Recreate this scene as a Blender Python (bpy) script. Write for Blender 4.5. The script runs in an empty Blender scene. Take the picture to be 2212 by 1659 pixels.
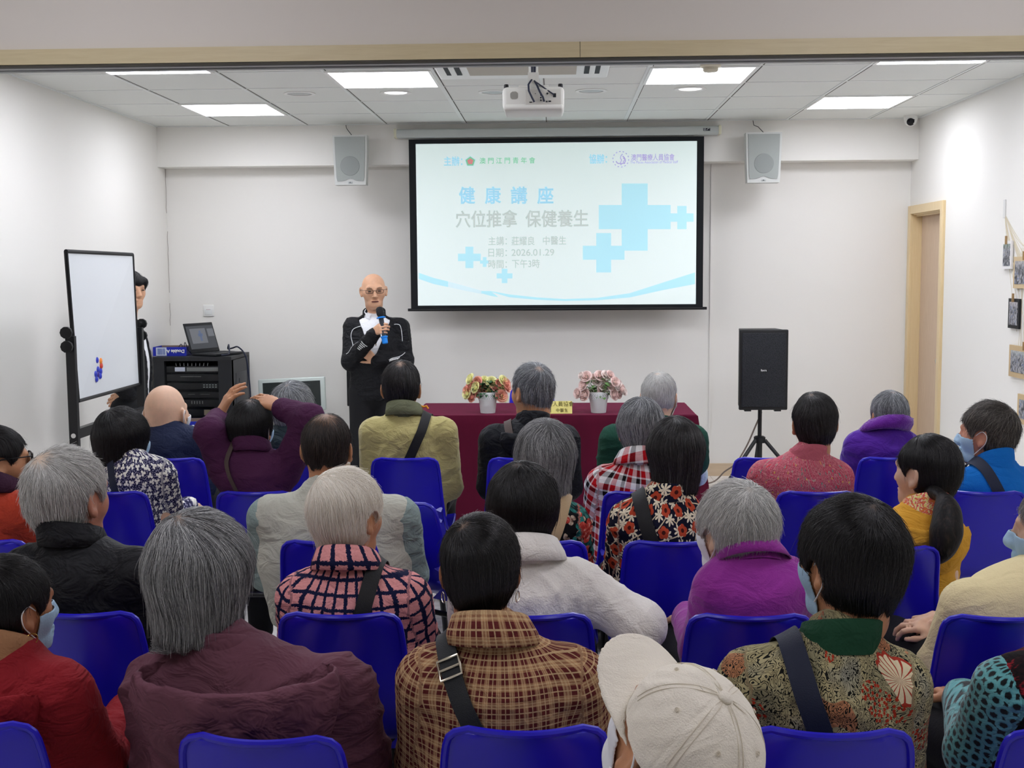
import bpy, bmesh, math, random
import numpy as np
import openvdb
from mathutils import Vector, Matrix, Quaternion

# ------------------------------------------------------------------ camera, world, exposure
SC = bpy.context.scene
COL = SC.collection
PI = math.pi
IW, IH = 2212, 1659
FPX, PITCH, YAW, ROLL, EYE = 2576.4, .0950, -.0372, -.0069, 1.61


def cam_axes():
    cp, sp = math.cos(PITCH), math.sin(PITCH)
    cy, sy = math.cos(YAW), math.sin(YAW)
    fw = np.array([sy * cp, cy * cp, -sp])
    rt = np.array([cy, -sy, 0.])
    up = np.cross(rt, fw)
    cr, sr = math.cos(ROLL), math.sin(ROLL)
    return rt * cr + up * sr, -rt * sr + up * cr, fw


RT, UP, FW = cam_axes()
cam_data = bpy.data.cameras.new('camera')
cam = bpy.data.objects.new('camera', cam_data)
COL.objects.link(cam)
cam_data.sensor_width = 36
cam_data.lens = 36 * FPX / IW
cam_data.clip_start = .02
cam.matrix_world = Matrix(((RT[0], UP[0], -FW[0], 0), (RT[1], UP[1], -FW[1], 0), (RT[2], UP[2], -FW[2], EYE), (0, 0, 0, 1)))
SC.camera = cam
SC.view_settings.view_transform = 'Standard'
SC.view_settings.look = 'None'
SC.view_settings.gamma = 1
SC.view_settings.use_curve_mapping = False
SC.view_settings.exposure = .34
world = bpy.data.worlds.new('world')
SC.world = world
world.use_nodes = True
world.node_tree.nodes['Background'].inputs[0].default_value = (.75, .8, .9, 1)
world.node_tree.nodes['Background'].inputs[1].default_value = .3
SC.cycles.use_denoising = True
SC.cycles.max_bounces = 8
SC.cycles.diffuse_bounces = 5
SC.cycles.sample_clamp_indirect = 4
PANEL = 12.5       # strength of the recessed LED ceiling panels
NEAR = .62          # the near room's lamps are dimmer


def ray(px, py):
    return FW + RT * (px - IW / 2) / FPX - UP * (py - IH / 2) / FPX


O = np.array([0, 0, EYE])


def at(px, py, Y):          # the point at depth Y that lies on the photo's line of sight
    d = ray(px, py)
    return O + d * (Y / d[1])


def atx(px, py, X):
    d = ray(px, py)
    return O + d * (X / d[0])


def atz(px, py, Z):
    d = ray(px, py)
    return O + d * ((Z - EYE) / d[2])


def mpp(Y):                 # metres per pixel at depth Y
    return Y / FPX


# ------------------------------------------------------------------ materials
def lin(c):
    if isinstance(c, str):
        c = [int(c[i:i + 2], 16) for i in (0, 2, 4)]
    return tuple((v / 255 / 12.92) if v / 255 <= .04045 else ((v / 255 + .055) / 1.055) ** 2.4 for v in c[:3]) + (1,)


class Mat:
    """small helper that builds a node material"""
    def __init__(s, name, col='cccccc', rough=.6, metal=0, spec=.3, **kw):
        s.m = bpy.data.materials.new(name)
        s.m.use_nodes = True
        s.nt = s.m.node_tree
        s.b = s.nt.nodes['Principled BSDF']
        s.set('Base Color', lin(col) if isinstance(col, (str, tuple, list)) else col)
        s.set('Roughness', rough)
        s.set('Metallic', metal)
        s.set('Specular IOR Level', spec)
        for k, v in kw.items():
            s.set(k, v)
        s.co = None

    def set(s, k, v):
        i = s.b.inputs[k]
        if hasattr(v, 'is_linked') or hasattr(v, 'links'):
            s.nt.links.new(v, i)
        else:
            i.default_value = v

    def n(s, typ, ins=None, out=0, **props):
        nd = s.nt.nodes.new('ShaderNode' + typ)
        for k, v in props.items():
            setattr(nd, k, v)
        for k, v in (ins or {}).items():
            i = nd.inputs[k]
            if hasattr(v, 'links'):
                s.nt.links.new(v, i)
            else:
                i.default_value = v
        return nd.outputs[out]

    def ma(s, op, a, b=0., c=0.):
        return s.n('Math', {0: a, 1: b, 2: c}, operation=op)

    def obj(s):
        return s.n('TexCoord', out='Object')

    def uv(s):              # the cloth coordinates stored on garment meshes
        return s.n('Attribute', out='Vector', attribute_name='puv')

    def mapv(s, v, scale=(1, 1, 1), rot=(0, 0, 0), loc=(0, 0, 0)):
        return s.n('Mapping', {'Vector': v, 'Scale': scale, 'Rotation': rot, 'Location': loc})

    def noise(s, v, scale=5., detail=2., rough=.5, dist=0., out='Fac'):
        return s.n('TexNoise', {'Vector': v, 'Scale': scale, 'Detail': detail, 'Roughness': rough, 'Distortion': dist}, out=out)

    def ramp(s, fac, stops, interp='LINEAR'):
        nd = s.nt.nodes.new('ShaderNodeValToRGB')
        s.nt.links.new(fac, nd.inputs[0])
        cr = nd.color_ramp
        cr.interpolation = interp
        while len(cr.elements) < len(stops):
            cr.elements.new(.5)
        for e, (p, c) in zip(cr.elements, stops):
            e.position = p
            e.color = lin(c)
        return nd.outputs[0]

    def mix(s, fac, a, b):
        nd = s.nt.nodes.new('ShaderNodeMix')
        nd.data_type = 'RGBA'
        for k, v in ((0, fac), (6, a), (7, b)):
            if hasattr(v, 'links'):
                s.nt.links.new(v, nd.inputs[k])
            else:
                nd.inputs[k].default_value = lin(v) if isinstance(v, str) else v
        return nd.outputs[2]

    def bump(s, h, strength=.3, dist=.01):
        s.set('Normal', s.n('Bump', {'Height': h, 'Strength': strength, 'Distance': dist}))
        return s

    def sep(s, v):
        nd = s.nt.nodes.new('ShaderNodeSeparateXYZ')
        s.nt.links.new(v, nd.inputs[0])
        return nd.outputs[0], nd.outputs[1], nd.outputs[2]


def plain(name, col, rough=.6, metal=0, spec=.3, bump=0., bscale=60., var=0., **kw):
    m = Mat(name, col, rough, metal, spec, **kw)
    if bump or var:
        nz = m.noise(m.obj(), bscale, 3)
        if bump:
            m.bump(nz, bump, .004)
        if var:
            c = lin(col)
            m.set('Base Color', m.mix(m.noise(m.obj(), 3, 3), tuple(x * (1 - var) for x in c[:3]) + (1,), tuple(min(1, x * (1 + var)) for x in c[:3]) + (1,)))
    return m.m


def emit(name, col, strength, base='ffffff'):
    m = Mat(name, base, .7)
    m.set('Emission Color', lin(col))
    m.set('Emission Strength', strength)
    return m.m


# ------------------------------------------------------------------ object helpers
def link(name, me, mats=None, parent=None):
    o = bpy.data.objects.new(name, me)
    COL.objects.link(o)
    for m in (mats if isinstance(mats, (list, tuple)) else [mats] if mats else []):
        o.data.materials.append(m)
    if parent:
        o.parent = parent
    return o


def tag(o, label=None, cat=None, group=None, kind=None):
    for k, v in (('label', label), ('category', cat), ('group', group), ('kind', kind)):
        if v:
            o[k] = v
    return o


def empty(name, loc=(0, 0, 0), rz=0., label=None, cat=None, group=None):
    o = bpy.data.objects.new(name, None)
    COL.objects.link(o)
    o.location = loc
    o.rotation_euler = (0, 0, rz)
    o.empty_display_size = .05
    return tag(o, label, cat, group)


class B:
    """collects shapes into one mesh"""
    def __init__(s):
        s.v, s.f, s.mi, s.sm = [], [], [], []

    def add(s, vs, fs, mi=0, smooth=False, M=None):
        k = len(s.v)
        for p in vs:
            p = Vector(p)
            s.v.append(tuple(M @ p) if M is not None else tuple(p))
        for f in fs:
            s.f.append([i + k for i in f])
            s.mi.append(mi)
            s.sm.append(smooth)
        return s

    def box(s, c, d, mi=0, M=None, rz=0.):
        x, y, z = d[0] / 2, d[1] / 2, d[2] / 2
        R = Matrix.Translation(c) @ Matrix.Rotation(rz, 4, 'Z')
        if M is not None:
            R = M @ R
        vs = [(i * x, j * y, k * z) for i in (-1, 1) for j in (-1, 1) for k in (-1, 1)]
        return s.add(vs, [(0, 1, 3, 2), (4, 6, 7, 5), (0, 4, 5, 1), (2, 3, 7, 6), (0, 2, 6, 4), (1, 5, 7, 3)], mi, M=R)

    def rbox(s, c, d, r=.005, mi=0, seg=3, M=None, rz=0.):
        bm = bmesh.new()
        bmesh.ops.create_cube(bm, size=1)
        bmesh.ops.scale(bm, vec=d, verts=bm.verts)
        bmesh.ops.bevel(bm, geom=list(bm.edges), offset=min(r, min(d) * .49), segments=seg, affect='EDGES', profile=.5)
        R = Matrix.Translation(c) @ Matrix.Rotation(rz, 4, 'Z')
        if M is not None:
            R = M @ R
        bm.verts.index_update()
        s.add([v.co for v in bm.verts], [[v.index for v in f.verts] for f in bm.faces], mi, True, R)
        bm.free()
        return s

    def tube(s, pts, r, mi=0, seg=10, caps=True, closed=False):
        P = [Vector(p) for p in pts]
        n = len(P)
        rr = r if isinstance(r, (list, tuple)) else [r] * n
        rings, up = [], None
        for i in range(n):
            a = P[(i - 1) % n] if (closed or i) else P[0]
            b = P[(i + 1) % n] if (closed or i < n - 1) else P[-1]
            t = (b - a).normalized()
            if up is None:
                up = t.orthogonal().normalized()
            up = (up - t * up.dot(t)).normalized()
            w = t.cross(up)
            rings.append([P[i] + (up * math.cos(2 * PI * j / seg) + w * math.sin(2 * PI * j / seg)) * rr[i] for j in range(seg)])
        vs = [p for g in rings for p in g]
        fs = []
        for i in range(n if closed else n - 1):
            for j in range(seg):
                a, b = i * seg, ((i + 1) % n) * seg
                fs.append((a + j, a + (j + 1) % seg, b + (j + 1) % seg, b + j))
        if caps and not closed:
            fs.append(tuple(range(seg - 1, -1, -1)))
            fs.append(tuple((n - 1) * seg + j for j in range(seg)))
        return s.add(vs, fs, mi, True)

    def lathe(s, prof, c=(0, 0, 0), mi=0, seg=32, M=None, smooth=True):
        vs, fs = [], []
        for r, z in prof:
            for j in range(seg):
                a = 2 * PI * j / seg
                vs.append((c[0] + r * math.cos(a), c[1] + r * math.sin(a), c[2] + z))
        for i in range(len(prof) - 1):
            for j in range(seg):
                k = (j + 1) % seg
                fs.append((i * seg + j, i * seg + k, (i + 1) * seg + k, (i + 1) * seg + j))
        fs.append(tuple(range(seg - 1, -1, -1)))
        fs.append(tuple((len(prof) - 1) * seg + j for j in range(seg)))
        return s.add(vs, fs, mi, smooth, M)

    def prism(s, poly, h, mi=0, M=None):      # polygon in xy extruded along z
        n = len(poly)
        vs = [(x, y, 0) for x, y in poly] + [(x, y, h) for x, y in poly]
        fs = [tuple(range(n - 1, -1, -1)), tuple(range(n, 2 * n))] + [(i, (i + 1) % n, n + (i + 1) % n, n + i) for i in range(n)]
        return s.add(vs, fs, mi, M=M)

    def grid(s, P, mi=0, smooth=True):          # P[i][j] points
        n, m = len(P), len(P[0])
        return s.add([p for row in P for p in row], [(i * m + j, i * m + j + 1, (i + 1) * m + j + 1, (i + 1) * m + j) for i in range(n - 1) for j in range(m - 1)], mi, smooth)

    def mesh(s, name):
        me = bpy.data.meshes.new(name)
        me.from_pydata(s.v, [], s.f)
        me.polygons.foreach_set('material_index', s.mi)
        me.polygons.foreach_set('use_smooth', s.sm)
        me.update()
        return me

    def obj(s, name, mats, parent=None, sharp=True):
        me = s.mesh(name)
        o = link(name, me, mats, parent)
        if sharp and any(s.sm):
            me.set_sharp_from_angle(angle=math.radians(38))
        return o


def copy_tree(o, parent=None):
    c = o.copy()
    COL.objects.link(c)
    if parent:
        c.parent = parent
    for ch in o.children:
        copy_tree(ch, c)
    return c


def text(name, s, size, mat, M, parent=None, bold=0., extrude=.0004, space=1., align='CENTER'):
    cu = bpy.data.curves.new(name, 'FONT')
    cu.body = s
    cu.size = size
    cu.align_x = align
    cu.align_y = 'CENTER'
    cu.bevel_depth = bold * size * .6
    cu.bevel_resolution = 0
    cu.extrude = extrude
    cu.space_character = space
    t = bpy.data.objects.new(name + '_tmp', cu)
    COL.objects.link(t)
    dg = bpy.context.evaluated_depsgraph_get()
    me = bpy.data.meshes.new_from_object(t.evaluated_get(dg))
    bpy.data.objects.remove(t)
    me.name = name
    me.transform(M)
    me.materials.clear()
    return link(name, me, mat, parent)


def facing_cam(c, rz=0., rx=0.):      # text plane looking towards -y, at c
    return Matrix.Translation(c) @ Matrix.Rotation(rz, 4, 'Z') @ Matrix.Rotation(PI / 2 + rx, 4, 'X')


def struct(o):
    o['kind'] = 'structure'
    return o
# ------------------------------------------------------------------ the room
XL, XR, YB, YBEAM, ZBEAM, ZC = -3.03, 2.70, 9.28, 9.10, 2.412, 2.715
YH, ZH, ZN, YN = 4.0, float(at(1106, 133, 4.0)[2]), 2.98, -3.2
GX0, GY0, GS = -.682, 6.685, .6
M_wall = plain('wall_paint', 'eae8e2', .75, bump=.04, bscale=140)
M_wall2 = plain('white_paint', 'e8e4dc', .8)
M_tile = plain('ceiling_tile', 'e2e4df', .85, bump=.05, bscale=220)
M_tee = plain('ceiling_tee', 'e6e9e6', .6)
M_gap = plain('gap_shade', '55534c', .9)  # painted shade of the tile gaps; also the track line and fascia joint
M_light = emit('led_diffuser', 'f2f4ff', PANEL)
M_light2 = emit('led_diffuser_near', 'f6f4ff', PANEL * NEAR)
M_white = plain('white_plastic', 'e8e8e4', .4)
M_black = plain('black_plastic', '17181a', .45)
M_blackmetal = plain('black_metal', '1b1c1f', .4, spec=.4)
M_grey = plain('grey_plastic', 'b9bdbb', .5)
M_chrome = plain('chrome', 'c9c6be', .22, 1)
M_dark = plain('dark_recess', '24282b', .7)

m = Mat('marble_floor', 'e6e4e0', .16, spec=.45)
_o = m.obj()
_v = m.noise(m.mapv(_o, (1, 1.3, 1)), 2.2, 6, .62, 1.4)
_c = m.ramp(_v, [(.0, 'e3e1dd'), (.44, 'e9e7e3'), (.5, 'dbd8d3'), (.56, 'eceae7'), (1, 'f2f1ee')])
_x, _y, _z = m.sep(_o)
_gx = m.ma('LESS_THAN', m.ma('ABSOLUTE', m.ma('SUBTRACT', m.ma('FRACT', m.ma('DIVIDE', _x, .6)), .5)), .497)
_gy = m.ma('LESS_THAN', m.ma('ABSOLUTE', m.ma('SUBTRACT', m.ma('FRACT', m.ma('DIVIDE', _y, .6)), .5)), .497)
m.set('Base Color', m.mix(m.ma('MULTIPLY', _gx, _gy), 'b5b1ab', _c))
M_floor = m.m


def wood(name, a, b, rough=.4, axis=2):
    m = Mat(name, a, rough, spec=.35)
    sc = [26., 26., 26.]
    sc[axis] = 1.6
    v = m.noise(m.mapv(m.obj(), sc), 4., 4, .6, .6)
    m.set('Base Color', m.ramp(v, [(.25, a), (.75, b)]))
    return m.m


M_doorleaf = wood('door_veneer', 'c3a98f', 'd2bba2', .5)
M_frame = wood('pale_wood_trim', 'd8c092', 'e0caa0', .35)
M_fascia = wood('beige_wood_fascia', 'd4c69e', 'dfd3ae', .3, 0)
M_base = wood('beige_skirting', 'c9b294', 'd6c1a4', .5, 0)

floor = struct(B().box(((XL + XR) / 2, (YN + YB) / 2, -.05), (XR - XL + .4, YB - YN + .4, .1)).obj('floor', M_floor))
T = .12
struct(B().box(((XL + XR) / 2, YB + T / 2, 1.5), (XR - XL + 2 * T, T, 3.1)).obj('wall_back', M_wall))
struct(B().box((XL - T / 2, (YN + YB) / 2, 1.5), (T, YB - YN, 3.1)).obj('wall_left', M_wall))
struct(B().box(((XL + XR) / 2, YN - T / 2, 1.5), (XR - XL + 2 * T, T, 3.1)).obj('wall_rear', M_wall2))
# right wall with the door opening
D0, D1, DZ = 8.44, 9.262, 2.074
b = B()
b.box((XR + T / 2, (YN + D0 + .012) / 2, 1.5), (T, D0 + .012 - YN, 3.1))
b.box((XR + T / 2, (D1 + YB) / 2 - .006, 1.5), (T, YB - D1 + .012, 3.1))
b.box((XR + T / 2, (D0 + D1) / 2, (DZ + 3.05) / 2 - .006), (T, D1 - D0 - .024, 3.05 - DZ + .012))
b.box((XR + T + .02, (D0 + D1) / 2, 1.1), (.02, 1.2, 2.4))
struct(b.obj('wall_right', M_wall))
struct(B().box(((XL + XR) / 2, (YBEAM + YB) / 2, (ZBEAM + ZC) / 2 + .02), (XR - XL, YB - YBEAM, ZC - ZBEAM + .04)).obj('beam_back', M_wall))
# shallow painted pilaster strip beside the screen
ps = at(1535, 500, YB)
struct(B().box((ps[0] + .004, YB - .006, 1.2), (.012, .012, 2.4)).obj('trim_1', M_wall))

# ceiling of the lecture end: tiles, tees, dark strips coloured in as the gaps' shadow
b = B()
b.box(((XL + XR) / 2, (YH + .1 + YBEAM) / 2, ZC + .03), (XR - XL, YBEAM - YH - .1, .06))
ce = struct(b.obj('ceiling', M_tile))
b = B()
for k in range(-4, 7):
    x = GX0 + GS * k
    if XL < x < XR:
        b.box((x, (YH + .1 + YBEAM) / 2, ZC - .002), (.026 if k in (0, 2) else .016, YBEAM - YH - .1, .004), 0)
        b.box((x + .016, (YH + .1 + YBEAM) / 2, ZC - .0008), (.005, YBEAM - YH - .1, .0016), 1)
for j in range(-4, 5):
    y = GY0 + GS * j
    if YH + .1 < y < YBEAM:
        b.box(((XL + XR) / 2, y, ZC - .0015), (XR - XL, .014, .003), 0)
        b.box(((XL + XR) / 2, y + .012, ZC - .0009), (XR - XL, .007, .0018), 1)
b.box(((XL + XR) / 2, YBEAM - .012, ZC - .003), (XR - XL, .024, .006), 0)
b.box((XL + .01, (YH + .1 + YBEAM) / 2, ZC - .003), (.02, YBEAM - YH - .1, .006), 0)
b.box((XR - .01, (YH + .1 + YBEAM) / 2, ZC - .003), (.02, YBEAM - YH - .1, .006), 0)
b.obj('ceiling_grid', [M_tee, M_gap], ce)

# header over the opening, with wood fascia and sliding-door track, and the ceiling of the near room
struct(B().box(((XL + XR) / 2, YH + .06, (ZH + 3.0) / 2 + .03), (XR - XL, .1, 3.0 - ZH)).obj('wall_header', M_wall2))
b = B()
b.box(((XL + XR) / 2, YH, ZH + .034), (XR - XL, .022, .05))
struct(b.obj('trim_2', M_fascia))
jx = at(1253, 110, YH)[0]
b = B()
for i, (dy, h, mi) in enumerate(((-.004, .006, 1), (.008, .004, 2), (.03, .005, 0), (.06, .004, 2), (.09, .005, 0))):
    b.box(((XL + XR) / 2, YH + dy, ZH + h / 2), (XR - XL, .012 if i < 2 else .024, h), mi)
b.box((jx, YH - .0115, ZH + .034), (.0012, .001, .05), 1)
struct(b.obj('trim_3', [M_grey, M_gap, M_black]))
struct(B().box(((XL + XR) / 2, (YN + YH) / 2, ZN + .03), (XR - XL, YH - YN, .06)).obj('ceiling_near', M_wall2))

# skirting
b = B()
b.box(((XL + XR) / 2, YB - .007, .0485), (XR - XL, .014, .097))
b.box(((XL + XR) / 2, YB - .009, .004), (XR - XL, .018, .008))
struct(b.obj('baseboard_back', M_base))
b = B()
b.box((XL + .007, (YN + YB) / 2, .0485), (.014, YB - YN - .04, .097))
struct(b.obj('baseboard_left', M_base))
b = B()
b.box((XR - .007, (YN + D0) / 2, .0485), (.014, D0 - YN - .01, .097))
struct(b.obj('baseboard_right', M_base))

# door
d = struct(empty('door_1', (XR, (D0 + D1) / 2, 0)))


def rel(o, b_):             # shift a collected mesh into its parent's frame
    l = o.location
    b_.v = [(x - l[0], y - l[1], z - l[2]) for x, y, z in b_.v]
    return b_


b = B()
w = .062
for y in (D0 + w / 2, D1 - w / 2):
    b.rbox((XR - .008, y, DZ / 2), (.028, w, DZ), .004)
b.box((XR - .008, (D0 + D1) / 2, DZ - w / 2), (.026, D1 - D0 - 2 * w + .004, w - .001))
for y in (D0 + .05, D1 - .05):
    b.box((XR + .05, y, DZ / 2 - .02), (.1, .03, DZ - .04))
b.box((XR + .05, (D0 + D1) / 2, DZ - .055), (.1, D1 - D0 - .1, .03))
b.box((XR + .03, (D0 + D1) / 2, DZ - .075), (.012, D1 - D0 - .12, .014))
rel(d, b).obj('door_frame', M_frame, d)
b = B()
b.box((XR + .085, (D0 + D1) / 2, (DZ - .07) / 2 + .004), (.035, D1 - D0 - .135, DZ - .078))
rel(d, b).obj('door_leaf', M_doorleaf, d)
ky = D0 + .135
b = B()
Mk = Matrix.Translation((XR + .067, ky, .945)) @ Matrix.Rotation(-PI / 2, 4, 'Y')
b.lathe([(.031, 0), (.031, .004), (.012, .008), (.011, .03), (.02, .036), (.026, .05), (.024, .062), (.012, .068)], M=Mk, seg=24)
rel(d, b).obj('door_knob', M_chrome, d)

# cracks in the left corner and small marks
M_crack = plain('crack', '8d837d', .9)
b = B()
random.seed(4)
for seg in ((365, 470), (500, 640), (655, 712)):
    pts = []
    for y in range(seg[0], seg[1], 12):
        z = at(352, y, YB)[2]
        pts.append((XL + .003 + random.uniform(0, .004), YB - .012 - random.uniform(0, .012), z))
    b.tube(pts, .0016, seg=5)
struct(b.obj('trim_4', M_crack))

# ------------------------------------------------------------------ ceiling fittings
def light_panel(x, y, z, lab, s=.6):
    e = empty('ceiling_light', (x, y, z), 0, lab, 'ceiling light', 'recessed ceiling light panels')
    bb = B()
    for q in (-1, 1):
        bb.box((q * (s / 2 - .012), 0, -.003), (.018, s - .006, .006))
        bb.box((0, q * (s / 2 - .012), -.003), (s - .042, .018, .006))
    bb.obj('light_frame', M_white, e)
    bb = B()
    bb.box((0, 0, -.002), (s - .042, s - .042, .004))
    bb.obj('diffuser', M_light if s < .65 else M_light2, e)
    return e


PL = [(-1, 0, 'lit square ceiling panel left of the projector, nearer the screen wall than the door header'),
      (2, 0, 'lit square ceiling panel right of the projector, with the smoke detector at its near edge'),
      (-3, -1, 'lit ceiling panel half hidden by the door header, above the left wall'),
      (4, -1, 'lit ceiling panel half hidden by the door header, towards the right wall'),
      (-3, 2, 'lit ceiling panel farthest left, nearest the whiteboard corner'),
      (4, 2, 'lit ceiling panel near the dome camera and the wooden door')]
for k, j, lab in PL:
    light_panel(GX0 + GS * (k + .5), GY0 + GS * (j + .5), ZC - .003, lab)
for k in (-1, 2):
    light_panel(GX0 + GS * (k + .5), GY0 + GS * -2.5, ZC - .003, 'lit ceiling panel just beyond the door header, %s of the room' % ('left' if k < 0 else 'right'))
for x, y, lab in ((-1.5, 2.7, 'lit panel in the near ceiling, left front'), (1.4, 2.7, 'lit panel in the near ceiling, right front'), (-1.5, .9, 'lit panel in the near ceiling, left rear'), (1.4, .9, 'lit panel in the near ceiling, right rear')):
    light_panel(x, y, ZN - .001, lab, .7)

M_lensoff = plain('downlight_lens', 'b3b8b6', .35)
M_lenslit = emit('downlight_lens_lit', 'ffffff', 1.0)


def downlight(px, py, lab, lit):
    p = atz(px, py, ZC)
    e = empty('downlight', (p[0], p[1], ZC), 0, lab, 'ceiling light', 'round downlights in the tiles')
    bb = B()
    bb.lathe([(.098, 0), (.098, -.004), (.085, -.007), (.076, -.004), (.075, 0)], seg=40)
    bb.obj('trim_ring', M_white, e)
    bb = B()
    bb.lathe([(.072, 0), (.07, -.0015), (.03, -.003)], seg=40)
    bb.obj('lens', M_lenslit if lit else M_lensoff, e)


for px, py, lab, lit in ((647, 202, 'unlit round downlight at the far left of the row of downlights', 0), (855, 200, 'round downlight behind the left big light panel, faintly lit', 1),
                         (1067, 199, 'round downlight just left of the projector', 0), (1277, 196, 'round downlight just right of the projector', 0), (1491, 192, 'round downlight behind the right big light panel, faintly lit', 1)):
    downlight(px, py, lab, lit)

# air conditioning cassette
p0, p1 = atz(952, 163, ZC), atz(1312, 158, ZC)
acx, acy, acw = (p0[0] + p1[0]) / 2, p0[1] - .47, p1[0] - p0[0]
ac = empty('air_conditioner', (acx, acy, ZC), 0, 'ceiling air conditioner cassette behind the projector pole', 'air conditioner')
b = B()
b.rbox((0, 0, -.012), (acw, .94, .026), .012)
b.obj('cassette_panel', M_white, ac)
b = B()
b.box((0, 0, -.029), (acw * .62, .58, .008))
b.obj('intake_grille', plain('ac_grille', 'b4ad9f', .6), ac)
for sx in (-1, 1):
    b = B()
    b.box((sx * acw * .40, 0, -.0265), (.085, .6, .004))
    sl = b.obj('vent_slot', M_dark, ac)
    b = B()
    b.rbox((sx * acw * .40, 0, -.031), (.03, .56, .006), .002)
    b.obj('vent_flap', M_white, sl)

# smoke detector
p = atz(1535, 138, ZC)
sd = empty('smoke_detector', (p[0], p[1], ZC), 0, 'round cream smoke detector beside a light panel', 'smoke detector')
B().lathe([(.055, 0), (.055, -.014), (.05, -.02)], seg=32).obj('detector_base', plain('cream_plastic', 'd9d2bd', .5), sd)
B().lathe([(.043, -.02), (.043, -.034), (.036, -.042), (.01, -.044)], seg=32).obj('detector_head', plain('cream_plastic_b', 'cfc8b2', .5), sd)

# dome camera
p = at(1969, 262, 8.95)
dc = empty('security_camera', (p[0], 8.97, ZC), 0, 'white dome security camera in the right ceiling corner', 'security camera')
B().lathe([(.05, 0), (.05, -.022), (.047, -.03)], seg=32).obj('camera_base', M_white, dc)
b = B()
b.lathe([(.046, -.022), (.045, -.04), (.036, -.06), (.018, -.072), (.004, -.075)], seg=32)
b.obj('dome', M_white, dc)
b = B()
b.lathe([(.03, 0), (.029, .006), (.018, .012), (.004, .014)], M=Matrix.Translation((-.008, -.03, -.045)) @ Matrix.Rotation(math.radians(118), 4, 'X'), seg=24)
b.obj('camera_eye', plain('black_gloss', '121318', .1), dc)

# projector
PY = 5.6
pc = at(1152, 212, PY)
pw = 131 * mpp(PY)
pr_ = empty('projector', tuple(pc), 0, 'white ceiling projector seen from behind with cables plugged in', 'projector')
M_proj = plain('projector_white', 'd9d8d0', .45)
b = B()
b.rbox((0, .12, 0), (pw, .26, .105), .022, seg=4)
b.rbox((0, .115, -.042), (pw * .97, .262, .03), .012)
b.obj('projector_body', M_proj, pr_)
b = B()
b.rbox((pw * .16, -.0105, .003), (pw * .58, .006, .07), .003)
b.obj('socket_panel', plain('projector_panel', 'cbc9c0', .6), pr_)
b = B()
for dx, dz, r in ((.065, .018, .0045), (.035, .012, .004), (.035, 0, .004), (.035, -.012, .004), (.01, .018, .002)):
    b.lathe([(r, 0), (r, .002)], M=Matrix.Translation((dx, -.0134, dz)) @ Matrix.Rotation(PI / 2, 4, 'X'), seg=14)
for dx, dz, sx, sz in ((-.012, -.02, .012, .004), (.076, -.017, .012, .006), (.062, -.018, .007, .006), (.098, .01, .014, .018)):
    b.box((dx, -.0142, dz), (sx, .002, sz))
b.obj('socket', M_dark, pr_)
b = B()
random.seed(1)
for i in range(-9, 10):
    for j in range(-9, 10):
        if i * i + j * j < 82 and (i + j) % 2 == 0:
            b.box((-pw * .31 + i * .0021, -.0105, .012 + j * .0021), (.0016, .002, .0016))
b.obj('speaker_grille', plain('proj_holes', '98968d', .8), pr_)
for sx in (-1, 1):
    B().lathe([(.011, 0), (.011, .012), (.009, .016)], (sx * pw * .44, .02, .05)).obj('foot', M_black, pr_)
b = B()
b.tube([(0, .06, .05), (0, .06, ZC - pc[2])], .022, seg=18)
b.box((0, .045, .085), (.05, .05, .07))
b.rbox((0, .06, .055), (.14, .1, .01), .003)
b.lathe([(.06, ZC - pc[2] - .012), (.06, ZC - pc[2])], (0, .06, 0))
b.obj('ceiling_mount', M_proj, pr_)
M_cable = plain('blue_black_cable', '262b3d', .5)
for pts, r in (([(-.006, .03, .36), (-.006, .026, .09), (-.022, -.012, .06), (-.02, -.024, .03), (-.006, -.03, 0), (.005, -.022, -.02)], .0045),
               ([(.004, .03, .36), (.004, .026, .085), (.018, -.01, .055), (.03, -.025, .025), (.045, -.028, 0), (.05, -.02, -.018)], .0045),
               ([(.012, .03, .36), (.008, .024, .08), (.05, -.005, .045), (.095, -.02, .012)], .0035)):
    B().tube(pts, r, seg=8).obj('cable', M_cable, pr_)

# ------------------------------------------------------------------ screen
SY = 9.045
s0, s1, s2, s3 = at(882, 305, SY), at(1523, 297, SY), at(889, 668, SY), at(1516, 665, SY)
sxl, sxr = (s0[0] + s2[0]) / 2, (s1[0] + s3[0]) / 2
szt, szb = (s0[2] + s1[2]) / 2, (s2[2] + s3[2]) / 2
scx = (sxl + sxr) / 2
scr = empty('projection_screen', (scx, SY, szb), 0, 'pull-down projection screen with black border showing the lecture title slide', 'projection screen')
sw_, sh_ = sxr - sxl, szt - szb + .01
b = B()
b.box((0, 0, sh_ / 2), (sw_, .003, sh_))
b.obj('screen_border', plain('screen_black', '171a1d', .8), scr)
i0, i1, i2 = at(896, 313, SY), at(1508, 662, SY), at(901, 660, SY)
vw = sw_ - 2 * 15 * mpp(SY)
vz1, vz0 = float(at(1200, 308, SY)[2] - szb), float(at(1200, 658.5, SY)[2] - szb)
ms = Mat('projected_white', 'e6e8e8', .9)
ms.set('Emission Color', lin('d4f4ee'))
ms.set('Emission Strength', .32)  # projector's light put into the sheet as a faint glow
b = B()
b.box((0, -.0024, (vz0 + vz1) / 2), (vw, .002, vz1 - vz0))
sheet = b.obj('screen_sheet', ms.m, scr)
b = B()
b.tube([(-sw_ / 2 - .024, 0, -.004), (sw_ / 2 + .03, 0, -.004)], .011, seg=12)
b.obj('bottom_bar', M_black, scr)
c0, c1 = at(853, 290, SY), at(1556, 282, SY)
cl = c1[0] - c0[0]
M_case = plain('screen_case', 'b5bab7', .4)
b = B()
cz = (c0[2] + c1[2]) / 2 - szb
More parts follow.
